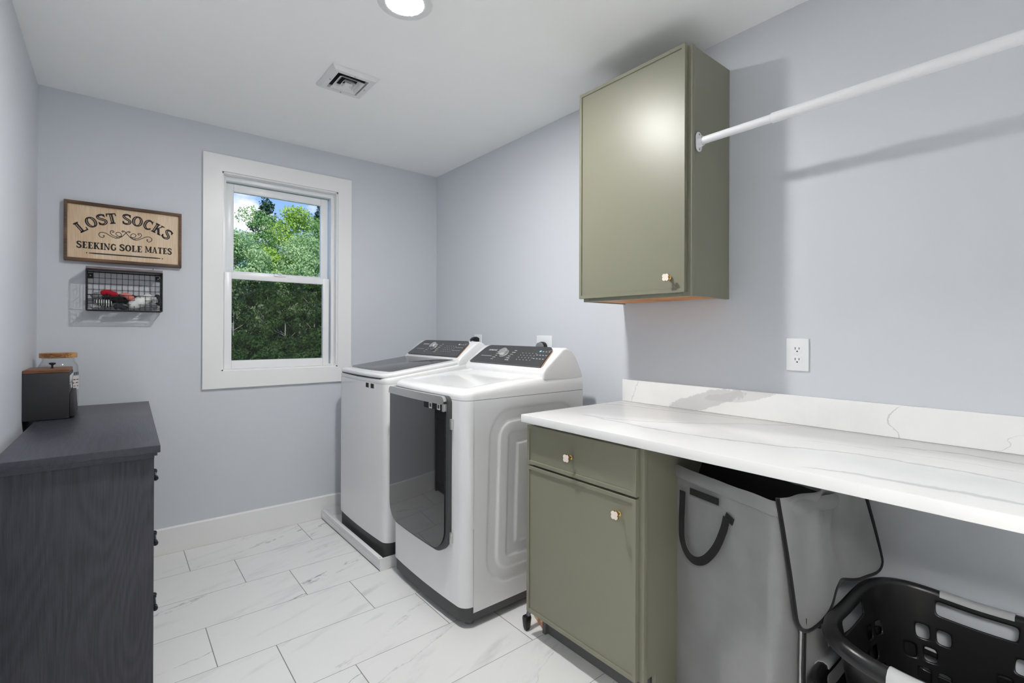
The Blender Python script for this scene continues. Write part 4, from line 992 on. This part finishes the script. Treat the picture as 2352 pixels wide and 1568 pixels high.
sock([(-1.992, Y(.02), 1.420), (-1.972, Y(.01), 1.433), (-1.948, Y(.0), 1.424), (-1.928, Y(.0), 1.412)], .020, 'red sock on top of the pile in the wire basket', FS['red'])
sock([(-1.985, Y(.01), 1.398), (-1.955, Y(-.01), 1.398), (-1.915, Y(-.005), 1.396), (-1.885, Y(.0), 1.388)], .023, 'long black sock under the red and coral socks', FS['black'])
sock([(-1.915, Y(.0), 1.418), (-1.895, Y(-.02), 1.420), (-1.872, Y(-.022), 1.405), (-1.866, Y(-.01), 1.395)], .0165, 'coral pink sock folded in the middle of the wire basket', FS['coral'])
sock([(-1.925, Y(.025), 1.412), (-1.900, Y(.025), 1.420), (-1.868, Y(.025), 1.414), (-1.855, Y(.02), 1.40)], .018, 'black sock wrapped behind the coral sock', FS['black'])
sock([(-1.880, Y(-.025), 1.362), (-1.855, Y(-.03), 1.378), (-1.820, Y(-.025), 1.398), (-1.800, Y(-.01), 1.410)], .031, 'big white sock in the right half of the wire basket', FS['white'])
sock([(-1.804, Y(.0), 1.412), (-1.790, Y(-.01), 1.416), (-1.776, Y(-.02), 1.400), (-1.772, Y(-.02), 1.385)], .016, 'small white sock at the right end beside the black band', FS['lgrey'])
sock([(-1.805, Y(.02), 1.405), (-1.800, Y(.0), 1.420), (-1.797, Y(-.02), 1.408)], .010, 'narrow black sock tucked against the white sock', FS['black'])
sock([(-2.015, Y(-.03), 1.372), (-1.995, Y(-.032), 1.382), (-1.970, Y(-.032), 1.376), (-1.955, Y(-.03), 1.364)], .021, 'black and white striped sock at the lower left of the wire basket', FS['stripe'])
sock([(-2.030, Y(.0), 1.405), (-2.010, Y(.01), 1.418), (-1.995, Y(.015), 1.410)], .018, 'grey sock at the upper left of the pile in the wire basket', FS['grey'])
sock([(-2.034, Y(-.03), 1.352), (-2.020, Y(-.03), 1.360), (-2.000, Y(-.02), 1.356)], .013, 'pale grey sock in the lower left corner of the wire basket', FS['lgrey'])
sock([(-1.945, Y(-.035), 1.358), (-1.920, Y(-.035), 1.360), (-1.890, Y(-.02), 1.354)], .014, 'dark grey sock lying along the front bottom of the wire basket', FS['char'])
sock([(-1.795, Y(-.03), 1.366), (-1.780, Y(-.03), 1.372), (-1.768, Y(-.02), 1.362)], .018, 'mottled grey sock at the lower right of the wire basket', FS['grey'])
sock([(-1.772, Y(.02), 1.410), (-1.762, Y(.01), 1.424), (-1.757, Y(.0), 1.400), (-1.758, Y(-.01), 1.372)], .012, 'charcoal sock against the right side of the wire basket', FS['char'])

# ------------------------------------------------------------------ dresser
RZ_ = -math.radians(1.1)
dre = thing('dresser', 'charcoal woodgrain dresser along the left wall', 'dresser', (-2.214, -1.32, 0), rotz=RZ_, local=True)
DD, DL, DT = .393, 1.288, .858          # depth (x), length (y), height, local frame at near-left corner
tpm = MB().box((0, 0, DT-.024), (DD, DL, DT), .002).box((.004, .006, DT-.034), (DD-.008, DL-.006, DT-.024)).box((.004, .012, DT-.042), (DD-.016, DL-.012, DT-.034))
obj('top', tpm, M['dresser_top'], dre)
for y0 in (.016, DL-.034):
    obj('side_panel', MB().box((.004, y0, 0.002), (DD-.0165, y0+.018, DT-.042), .001), M['dresser'], dre)
obj('carcass', MB().box((.006, .034, .06), (.016, DL-.034, DT-.042)).box((.016, .034, .06), (DD-.045, DL-.034, .075)).box((.016, DL/2-.009, .075), (DD-.045, DL/2+.009, DT-.042)).box((DD-.06, .034, .002), (DD-.045, DL-.034, .06)), M['dresser'], dre, smooth=False)
def pull(parent, yc, z, xb):
    m_ = MB().tube([(xb+.023, yc-.052, z), (xb+.023, yc+.052, z)], .0048, n=14)
    for s in (1, -1):
        m_.lathe([(.0062, s*.036), (.0078, s*.040), (.0078, s*.044), (.006, s*.048)], (xb+.023, yc, z), axis='y', n=16)
        m_.lathe([(.005, s*.050), (.0088, s*.054), (.0095, s*.060), (.0075, s*.066), (.0005, s*.068)], (xb+.023, yc, z), axis='y', n=16)
        m_.lathe([(.0082, 0), (.0065, .004), (.0042, .012), (.0042, .023)], (xb, yc+s*.042, z), axis='x', n=14)
    obj('handle', m_, M['dark_metal'], parent)
for col in (0, 1):
    y0 = .036+col*(DL/2-.030); y1 = y0+DL/2-.042
    for r_ in range(3):
        z0 = .082+.2440*r_
        z1 = z0+.238 if r_ < 2 else DT-.048
        d_ = obj('drawer', MB().box((DD-.045, y0, z0), (DD-.026, y1, z1), .002).box((.04, y0+.01, z0+.02), (DD-.045, y1-.01, z1-.06)), M['dresser'], dre)
        pull(d_, (y0+y1)/2, z0+.113, DD-.026)

# ------------------------------------------------------------------ canister and jar on the dresser
BX0, BX1, BYa, BYb, BZ = -2.2345, -2.0905, -.490, -.245, .8595
cn = thing('storage_canister', 'charcoal square canister with a wooden lid on the dresser', 'canister', ((BX0+BX1)/2, (BYa+BYb)/2, BZ))
obj('body', MB().box((BX0, BYa, BZ), (BX1, BYb, 1.056), .003), M['canister'], cn)
ld = obj('lid', MB().box((BX0+.001, BYa+.002, 1.0565), (BX1-.001, BYb-.004, 1.0695), .0015), M['walnut'], cn)
obj('knob', MB().lathe([(.007, 1.069), (.0038, 1.072), (.0036, 1.083), (.011, 1.088), (.0125, 1.091), (.010, 1.0945), (.0005, 1.096)], (-2.153, -.365, 0), n=24), M['black_plastic'], ld)['label'] = 'black round knob'
obj('drawer', MB().prism([(BX1+.0005, BZ+.006), (BX1+.0175, BZ+.006), (BX1+.0125, .968), (BX1+.0005, .968)], 'y', BYa+.012, BYb-.006, .0015), M['canister'], cn)
tx = text_mesh('LAUNDRY', .046)
tx.xf(Matrix(((0, 0, 1, 0), (1, 0, 0, 0), (0, 1, 0, 0), (0, 0, 0, 1)))); tx.xf(Matrix.Translation((BX1+.0008, (BYa+BYb)/2, 1.024)))
obj('lettering', tx, M['mark'], cn, smooth=False)
tx = text_mesh('PODS', .030)
tx.xf(Matrix(((0, 0, 1, 0), (1, 0, 0, 0), (0, 1, 0, 0), (0, 0, 0, 1)))); tx.xf(Matrix.Translation((BX1+.0008, (BYa+BYb)/2, .989)))
tx.box((BX1+.0002, BYa+.02, 1.0035), (BX1+.0010, BYb-.02, 1.0055))
obj('lettering', tx, M['mark'], cn, smooth=False)
JC = (-2.147, -.150, 0)
jr = thing('glass_jar', 'clear glass jar with a round wooden lid behind the canister', 'jar', (JC[0], JC[1], BZ))
prof = [(.0005, BZ+.001), (.066, BZ+.001), (.071, BZ+.006), (.072, BZ+.03), (.072, 1.055), (.070, 1.070), (.060, 1.088), (.057, 1.096), (.0575, 1.106)]
inn = [(r-.0025 if r > .01 else r, z+.004 if i < 2 else z) for i, (r, z) in enumerate(prof)][::-1]
obj('body', MB().lathe(prof+inn, JC, n=48, cap=False), M['jar'], jr)
obj('lid', MB().lathe([(.0005, 1.1065), (.060, 1.1065), (.0672, 1.108), (.0675, 1.128), (.065, 1.130), (.062, 1.1305), (.060, 1.128), (.0005, 1.1275)], JC, n=56), M['acacia'], jr)
def cyl_patch(r, a0, a1, z0, z1, n=14):
    return MB().grid(n, 1, lambda u, v: (JC[0]+r*math.cos(a0+(a1-a0)*u), JC[1]+r*math.sin(a0+(a1-a0)*u), z0+(z1-z0)*v))
lb = obj('label', cyl_patch(.0724, math.radians(-60), math.radians(25), .955, 1.020), M['paper'], jr, fix=False)
ink = MB()
for (a0, a1, z0, z1) in ((-52, -44, 1.024, 1.038), (-38, -34, 1.024, 1.038), (-31, -27, 1.024, 1.038), (-24, -20, 1.024, 1.038), (-14, -8, 1.024, 1.038), (-3, 3, 1.024, 1.038), (-40, -30, 1.000, 1.004), (-26, -8, 1.000, 1.004), (-45, -36, .985, .989), (-30, -12, .985, .989), (-40, -30, .970, .973), (-24, -10, .970, .973)):
    me = bpy.data.meshes.new('t'); p_ = cyl_patch(.0727, math.radians(a0), math.radians(a1), z0, z1, 3); p_.bm.to_mesh(me); p_.bm.free(); ink.bm.from_mesh(me); bpy.data.meshes.remove(me)
obj('lettering', ink, M['ink'], jr, fix=False)

# ------------------------------------------------------------------ laundry hamper
hp = thing('laundry_hamper', 'tall grey fabric laundry hamper with black straps under the counter', 'laundry hamper', (-.400, -2.310, 0))
e1 = Vector((-.315, -.949, 0)); e2 = Vector((.949, -.315, 0)); HO = Vector((-.402, -2.308, 0)); HWd, HDp, HZ = .462, .235, .775
def hpt(s, d, z): return HO+e1*s+e2*d+Vector((0, 0, z))
def hring(z, ex=0.0, r=.03):
    tp_ = .012*(1-z/HZ)
    out = []
    for s, d in rrect(-ex+tp_*.3, HWd+ex-tp_*2.2, -ex, HDp+ex, r, 4): out.append((s, d))
    return out
bm_ = MB(); zs = [.004, .02]+[.05+k*.03625 for k in range(20)]+[HZ]
rings = []
base_o = hring(.4)
def dens(poly, m_=6):
    out = []
    for i in range(len(poly)):
        a, b = Vector(poly[i]), Vector(poly[(i+1) % len(poly)]); k_ = max(1, int((b-a).length/.025))
        out += [tuple(a+(b-a)*j/k_) for j in range(k_)]
    return out
bo_ = dens(rrect(0, HWd, 0, HDp, .03, 4))
def hdisp(s, d, z):
    q = Vector((s*7, d*7, z*3.2)); w = math.sin(PI*min(1, z/HZ))**.6
    n1 = noise.noise(q)*.015*w+noise.noise(q*2.3+Vector((5, 1, 2)))*.008*w+noise.noise(Vector((s*26, d*26, z*2.2)))*.005*w
    dent = -.012*math.exp(-((z-.36)/.05)**2)*math.exp(-((s-.44)/.05)**2)
    return n1+dent
for z in zs:
    tp_ = .016*(1-z/HZ); r_ = []
    for s, d in bo_:
        cs, cd = s-HWd/2, d-HDp/2; L_ = math.hypot(cs/HWd, cd/HDp)+1e-6; dv_ = hdisp(s, d, z)
        nx = cs/HWd/L_; nd = cd/HDp/L_
        r_.append(hpt(s-tp_*cs/HWd*2+nx*dv_, d+nd*dv_, z))
    rings.append(r_)
bm_.loft(rings, True, False)
bod = obj('body', bm_, M['hamper'], hp, ang=70)
so_ = bod.modifiers.new('thickness', 'SOLIDIFY'); so_.thickness = .003; so_.offset = -1
obj('lining', MB().loft([[hpt(HWd/2+(s-HWd/2)*k_, HDp/2+(d-HDp/2)*k_, z) for s, d in bo_] for z, k_ in ((.12, .80), (.60, .82), (HZ-.06, .93), (HZ-.004, .985))], True, False), M['hamper_in'], hp, ang=70)['label'] = 'dark inside lining'
rim_pts = [(s, d) for s, d in bo_]
rm = MB(); rings = []
for k in range(9):
    a = 2*PI*k/8; ex = .004+.007*math.cos(a); zz = HZ-.018+.021*math.sin(a)
    rings.append([hpt(HWd/2+(s-HWd/2)*(1+2*ex/HWd), HDp/2+(d-HDp/2)*(1+2*ex/HDp), zz+.004*noise.noise(Vector((s*9, d*9, 0)))) for s, d in bo_])
rm.loft(rings, False, False); bmesh.ops.remove_doubles(rm.bm, verts=list(rm.bm.verts), dist=1e-5)
obj('rim', rm, M['hamper'], hp, ang=70)['label'] = 'padded top edge'
fo_ = lambda s, z, o: hpt(s, -.007-o, z)
vp = [fo_(s, z, .004) for s, z in ((.135, .722), (.262, .726), (.262, .704), (.135, .700))]; vp2 = [p+e2*-.0015 for p in vp]
obj('fastener_patch', MB().loft([vp, vp2]), M['webbing'], hp, smooth=False)['label'] = 'black fastener strip'
def strap(pts, w, o0):
    mb = MB(); rings = []; P_ = [(p.x, p.y, p.z) for p in crom([(a, b, c) for a, b, c in pts], 8)]
    for i, (s, z, o) in enumerate(P_):
        a = P_[max(i-1, 0)]; b = P_[min(i+1, len(P_)-1)]; tx_, tz_ = b[0]-a[0], b[1]-a[1]; l_ = math.hypot(tx_, tz_)+1e-9; nx, nz_ = -tz_/l_*w/2, tx_/l_*w/2
        rings.append([fo_(s+nx, z+nz_, o), fo_(s-nx, z-nz_, o), fo_(s-nx, z-nz_, o+.0018), fo_(s+nx, z+nz_, o+.0018)])
    mb.loft(rings); return mb
obj('carry_strap', strap([(.098, .700, .003), (.099, .66, .005), (.101, .60, .009), (.112, .545, .016), (.145, .512, .024), (.185, .505, .026), (.225, .525, .022), (.262, .575, .015), (.285, .635, .008), (.294, .678, .004)], .026, 0), M['webbing'], hp, ang=60)['label'] = 'black webbing carry strap'
obj('strap_tab', strap([(.287, .683, .0015), (.318, .672, .0015)], .022, 0), M['webbing'], hp, ang=60)
# lid thrown back over the right side
A0, B0 = Vector((-.549, -2.742, .790)), Vector((-.235, -2.850, .795)); C0, D0 = Vector((-.505, -2.772, .440)), Vector((-.062, -2.858, .500))
def lidp(u, v):
    # round off the two free corners
    uu, vv = u*2-1, v
    p = (A0*(1-u)+B0*u)*(1-v)+(C0*(1-u)+D0*u)*v
    fold = -.034*math.exp(-((u-.60)/.10)**2)*min(1, .3+v)+.014*math.exp(-((u-.22)/.2)**2)*(.4+v)+.006*math.sin(u*PI*6+v*2.5)
    sagz = -.030*math.exp(-((u-.12)/.16)**2)*v+.03*math.exp(-((u-.45)/.22)**2)*v*v
    p = p+Vector((-.25, -.97, 0))*(fold*.8+.004)
    p.z += sagz
    return p
def lid_uv(u, v):
    r = .13
    if v > 1-r and u < r:
        a, b = (r-u)/r, (v-(1-r))/r; m_ = max(a, b)
        if m_ > 0: k = m_/math.hypot(a, b); u, v = r-a*k*r, 1-r+b*k*r
    elif v > 1-r and u > 1-r:
        a, b = (u-(1-r))/r, (v-(1-r))/r; m_ = max(a, b)
        if m_ > 0: k = m_/math.hypot(a, b); u, v = 1-r+a*k*r, 1-r+b*k*r
    return lidp(u, v)
lo2 = obj('lid_flap', MB().grid(40, 30, lid_uv), M['hamper'], hp, ang=80, fix=False)
sl_ = lo2.modifiers.new('thickness', 'SOLIDIFY'); sl_.thickness = .004; sl_.offset = 0
edge = [lid_uv(0, k/24) for k in range(25)]+[lid_uv(k/30, 1) for k in range(1, 31)]+[lid_uv(1, 1-k/24) for k in range(1, 25)]
obj('piping', MB().tube(edge, .006, n=8), M['webbing'], lo2)['label'] = 'black bound edge'
rp = [hpt(HWd-.003, .07, .003), hpt(HWd+.012, .07, .20), hpt(HWd+.012, .075, .455)]
obj('frame_wire', MB().tube(rp, .0045, n=10), M['steel'], hp)['label'] = 'metal frame wire'
obj('edge_binding', MB().tube([p+Vector((.012, -.006, 0)) for p in rp], .0035, n=8), M['webbing'], hp)
obj('clip', MB().box(hpt(HWd+.004, .135, .415), hpt(HWd+.016, .150, .470), .003), M['webbing'], hp)['label'] = 'black plastic clip'

# ------------------------------------------------------------------ laundry baskets
def sup(a, p): 
    c, s = math.cos(a), math.sin(a); return math.copysign(abs(c)**(2/p), c), math.copysign(abs(s)**(2/p), s)
def make_basket(cx, cy, z0, hgt, label, rx=.258, ry=.232, end_grip=False):
    t = thing('laundry_basket', label, 'laundry basket', (cx, cy, z0), 'nested laundry baskets')
    NU, NV = 96, 14
    # outline resampled by arc length, index 0 at the middle of the wall side (+x)
    fine = [(rx*sup(2*PI*k/2000, 3.6)[0], ry*sup(2*PI*k/2000, 3.6)[1]) for k in range(2000)]
    cum = [0.0]
    for k in range(2000): a, b = fine[k], fine[(k+1) % 2000]; cum.append(cum[-1]+math.hypot(b[0]-a[0], b[1]-a[1]))
    PER = cum[-1]
    def outline(q):
        q = (q % 1.0)*PER; lo_ = int(np.searchsorted(cum, q, side='right'))-1; lo_ = min(max(lo_, 0), 1999)
        f = (q-cum[lo_])/max(cum[lo_+1]-cum[lo_], 1e-9); a, b = fine[lo_], fine[(lo_+1) % 2000]
        return a[0]+(b[0]-a[0])*f, a[1]+(b[1]-a[1])*f
    OUT = [outline(i/NU) for i in range(NU)]
    def wav(u): return .012*(1-math.cos(8*PI*u))/2          # the rim rises at the four corners
    def wall(u, v, P=None):
        x, y = P or outline(u); k = .80+.20*v
        return Vector((cx+x*k, cy+y*k, z0+.008+(hgt-.008+wav(u))*v))
    def skip(i, j):
        sm = (i+.5)/NU*PER
        for c_ in (0, .25, .5, .75):
            d = abs((sm-c_*PER+PER/2) % PER-PER/2)
            if d < .095 and (11 if d < .08 else 12) <= j <= 12: return True
        if 1 <= j <= 9:
            ii = i % 24; r = (j-1) % 3; b = (j-1)//3; off = 2 if b % 2 else 0
            for st in (3, 14):
                q = ii-st-off
                if r < 2 and 0 <= q < 6 and q % 3 < 2: return True
        return False
    mb = MB(); V = [[mb.bm.verts.new(wall(i/NU, j/NV, OUT[i])) for j in range(NV+1)] for i in range(NU)]
    for i in range(NU):
        for j in range(NV):
            if skip(i, j): continue
            k = (i+1) % NU; mb.bm.faces.new((V[i][j], V[k][j], V[k][j+1], V[i][j+1]))
    ring0 = [V[i][0] for i in range(NU)]
    for sc2 in (.93, .5, .15):
        r1 = [mb.bm.verts.new((cx+(v.co.x-cx)*sc2/(1 if True else 1), cy+(v.co.y-cy)*sc2, z0+.008)) for v in [V[i][0] for i in range(NU)]]
        for i in range(NU): k = (i+1) % NU; mb.bm.faces.new((ring0[k], ring0[i], r1[i], r1[k]))
        ring0 = r1
    mb.bm.faces.new(ring0)
    w = obj('body', mb, M['basket_black'], t, ang=60)
    s2 = w.modifiers.new('round', 'SUBSURF'); s2.levels = 2; s2.render_levels = 2
    s1 = w.modifiers.new('thickness', 'SOLIDIFY'); s1.thickness = .0032; s1.offset = 0
    NR = 192
    def rimp(u, rr, zz):
        p = wall(u, 1.0); a = outline(u-.002); b = outline(u+.002); n_ = Vector((b[1]-a[1], a[0]-b[0], 0)).normalized()
        return p+n_*rr+Vector((0, 0, zz))
    sect = [(-.006, -.004), (-.004, .006), (.006, .010), (.018, .007), (.026, -.004), (.028, -.018), (.025, -.026), (.022, -.016), (.016, -.004), (.004, -.002)]
    rm_ = MB(); rings = []
    for (r_, z_) in sect+[sect[0]]: rings.append([rimp(i/NR, r_, z_) for i in range(NR)])
    rm_.loft(rings, False, False); bmesh.ops.remove_doubles(rm_.bm, verts=list(rm_.bm.verts), dist=1e-6)
    obj('rim', rm_, M['basket_black'], t, ang=60)
    for c_ in ([0, .5, .25] if end_grip else [0, .5]):
        g_ = MB(); hw_ = .078/PER
        g_.loft([[rimp(c_-hw_+2*hw_*k/24, (r_-.010)*1.16+.010, (z_+.006)*1.12-.005) for r_, z_ in sect] for k in range(25)])
        obj('grip', g_, M['basket_grip'], t, ang=60)['label'] = 'silver grey grip'
    return t
make_basket(-.300, -3.075, .190, .268, 'black plastic laundry basket on top, with silver grips, beside the grey hamper')
make_basket(-.320, -3.045, .001, .300, 'lower black laundry basket that the upper basket is nested in', end_grip=True)

# ------------------------------------------------------------------ outdoors
rng = np.random.default_rng(11)
GZ = -0.9
gm = MB().grid(30, 20, lambda u, v: (-20+60*u, .6+70*v, GZ+.012*v*70+.15*noise.noise(Vector((u*9, v*9, 0)))))
gobj = obj('lawn', gm, M['grass'], None, fix=False); gobj['kind'] = 'structure'; gobj['label'] = 'rough green ground outside the window'; gobj['category'] = 'ground'
def gz(x, y): return GZ+.012*(y-.6)
LV = {'bright': leafmat('bright_leaves', (136, 174, 72), (184, 208, 112)), 'mid': leafmat('mid_leaves', (104, 150, 78), (158, 190, 122)), 'pale': leafmat('pale_leaves', (146, 178, 124), (184, 208, 154)), 'dark': leafmat('dark_leaves', (56, 90, 44), (92, 128, 64)), 'pine': leafmat('pine_needles', (36, 62, 44), (66, 96, 64)), 'under': leafmat('understory_leaves', (60, 92, 44), (104, 138, 70))}
def leaf_mesh(cent, nrm, size):
    n = len(cent); t = rng.normal(size=(n, 3)); t -= (t*nrm).sum(1, keepdims=True)*nrm; t /= np.linalg.norm(t, axis=1, keepdims=True); b = np.cross(nrm, t)
    s = (size*rng.uniform(.6, 1.3, n))[:, None]
    v = np.stack([cent-t*s, cent-b*s*.55, cent+t*s, cent+b*s*.55], 1).reshape(-1, 3)
    return v, n
def foliage_obj(name, v, n, m, parent, loc):
    me = bpy.data.meshes.new(name); v = v-np.array(loc)
    me.vertices.add(4*n); me.vertices.foreach_set('co', v.astype(np.float32).ravel())
    me.loops.add(4*n); me.loops.foreach_set('vertex_index', np.arange(4*n, dtype=np.int32))
    me.polygons.add(n); me.polygons.foreach_set('loop_start', np.arange(0, 4*n, 4, dtype=np.int32))
    me.update(calc_edges=True); me.validate(); me.materials.append(m)
    o = bpy.data.objects.new(name, me); C.objects.link(o); o.parent = parent; return o
def tree(kind, x, y, h, cr, c0, m, label, n=5000, leaf=.10, trunk='bark', tr=.09, clumps=60, group='trees outside the window', name='tree'):
    z = gz(x, y); t = thing(name, label, 'tree' if name != 'shrub' else 'shrub', (x, y, z), group)
    rad = Vector((x, y, 0))
    lean = rng.normal(0, .02, 2)
    pts = [(x+lean[0]*h*k/6, y+lean[1]*h*k/6, z-.1+h*.93*k/6) for k in range(7)]
    tb = MB().tube(pts, [tr*(1-.8*k/6) for k in range(7)], n=8)
    if kind != 'shrub':
        for k in range(9):
            f = rng.uniform(.25, .8); a = rng.uniform(0, 2*PI); p = Vector((x+lean[0]*h*f, y+lean[1]*h*f, z+h*.93*f)); l_ = cr*rng.uniform(.4, .8)
            tb.tube([p, p+Vector((math.cos(a)*l_*.6, math.sin(a)*l_*.6, l_*.35)), p+Vector((math.cos(a)*l_, math.sin(a)*l_, l_*.8))], [tr*.28, tr*.18, .006], n=5)
    obj('trunk', tb, M[trunk], t)
    cs = []
    for k in range(clumps):
        f = rng.uniform(0, 1)
        if kind == 'pine':
            rr = cr*(1-f)**.8*rng.uniform(.55, 1.0); a = rng.uniform(0, 2*PI); cz = z+h*(c0+(1-c0)*f); cs.append((x+rr*math.cos(a), y+rr*math.sin(a), cz, cr*.26*(1.1-.7*f), .10*h*.3))
        else:
            prof = math.sin(PI*min(.97, f*.86+.10))**.75; rr = cr*prof*math.sqrt(rng.uniform(.05, 1)); a = rng.uniform(0, 2*PI)
            cs.append((x+rr*math.cos(a), y+rr*math.sin(a), z+h*(c0+(1-c0)*f*.96), cr*rng.uniform(.25, .42), cr*rng.uniform(.2, .34)))
    cs = np.array(cs); w = np.array(cs)[:, 3]**2; idx = rng.choice(len(cs), n, p=w/w.sum())
    d = rng.normal(size=(n, 3)); d /= np.linalg.norm(d, axis=1, keepdims=True); rr = rng.uniform(.45, 1.0, n)[:, None]**.6
    cen = cs[idx, :3]+d*rr*np.stack([cs[idx, 3], cs[idx, 3], cs[idx, 4]], 1)
    nr = d+rng.normal(size=(n, 3))*.6; nr /= np.linalg.norm(nr, axis=1, keepdims=True)
    v, k = leaf_mesh(cen, nr, np.full(n, leaf)); foliage_obj('foliage', v, k, LV[m], t, (x, y, z))
# direction from the eye through the window: x = -1.94 + (y+3.31)*s, s from 0.16 (left jamb) to 0.34 (right jamb)
def vx(y, s): return -1.94+(y+3.31)*s
TL_ = [
    ('pine', 31, .220, 10.6, 2.3, .30, 'pine', 'tall dark pine rising highest above the other trees', 6000, .10, 'bark'),
    ('pine', 33, .318, 11.6, 1.3, .30, 'pine', 'narrow dark pine at the right behind the bright trees', 5000, .10, 'bark'),
    ('leafy', 27, .208, 8.6, 2.1, .12, 'mid', 'mid green leafy tree in front of the tall pine', 9000, .085, 'bark'),
    ('leafy', 26, .268, 8.9, 2.0, .12, 'bright', 'bright yellow-green tree in the middle of the window view', 10000, .085, 'bark'),
    ('leafy', 23, .232, 5.9, 1.3, .25, 'bright', 'shorter bright tree below the yellow-green tree', 8000, .08, 'bark'),
    ('birch', 22, .288, 6.6, 1.6, .25, 'pale', 'pale green birch right of the middle of the window view', 9000, .075, 'birch'),
    ('birch', 24, .330, 8.0, 1.9, .12, 'mid', 'green birch at the right side of the window view', 9000, .075, 'birch'),
    ('leafy', 20, .168, 6.0, 1.5, .25, 'pale', 'pale green tree at the left edge of the window view', 9000, .075, 'bark'),
    ('leafy', 21, .195, 4.9, 1.3, .25, 'pale', 'low pale tree beside the leftmost tree', 7000, .075, 'bark')]
for kd, y, s, h, cr, c0, m, lab, n, lf, tr_ in TL_:
    tree(kd, vx(y, s), y, h, cr, c0, m, lab, int(n*1.5), lf*.85, tr_, name='pine_tree' if kd == 'pine' else ('birch_tree' if kd == 'birch' else 'leafy_tree'))
# dim understory: thin trunks and dark foliage in front
ul = ['leftmost', 'second from the left', 'middle left', 'middle', 'middle right', 'second from the right', 'rightmost']
for k in range(7):
    s = .165+.029*k; y = 16.5+1.6*((k*5) % 3); x = vx(y, s)
    tree('leafy', x, y, 3.0+.35*((k*3) % 4), .75, .28, 'under' if k % 2 else 'dark', 'thin dark understory tree, %s of seven in the lower window pane' % ul[k], 3200, .055, 'birch', tr=.045, clumps=24, group='understory trees', name='understory_tree')
for k in range(6):
    s = .150+.037*k; y = 12.2+.8*((k*4) % 3); x = vx(y, s)
    tree('shrub', x, y, 1.35+.25*((k*5) % 3), .85, .02, 'dark' if k % 2 else 'under', 'dark green shrub near the ground, number %d of six from the left in the lower pane' % (k+1) if False else ['dark green shrub at the lower left corner of the window view', 'dark shrub second from the left along the ground outside', 'dark shrub left of the middle along the ground outside', 'dark shrub right of the middle along the ground outside', 'dark shrub second from the right along the ground outside', 'dark green shrub at the lower right corner of the window view'][k], 5200, .05, 'bark', tr=.02, clumps=26, group='shrubs along the ground outside', name='shrub')

# far treeline: one mass of leaves nobody could count, closing the view behind the single trees
n_ = 26000
cx_ = rng.uniform(-26, 34, n_); hh_ = 5.2+1.6*np.sin(cx_*.55)+1.1*np.sin(cx_*1.3+1)
cz_ = -0.6+hh_*rng.uniform(0, 1, n_)**.8; cy_ = 40+rng.normal(0, 1.0, n_)
nr_ = rng.normal(size=(n_, 3)); nr_ /= np.linalg.norm(nr_, axis=1, keepdims=True)
v_, k_ = leaf_mesh(np.stack([cx_, cy_, cz_], 1), nr_, np.full(n_, .26))
tl_ = foliage_obj('far_treeline', v_, k_, LV['dark'], None, (0, 0, 0))
tl_['kind'] = 'stuff'; tl_['label'] = 'dark green far treeline behind the trees outside the window'; tl_['category'] = 'trees'
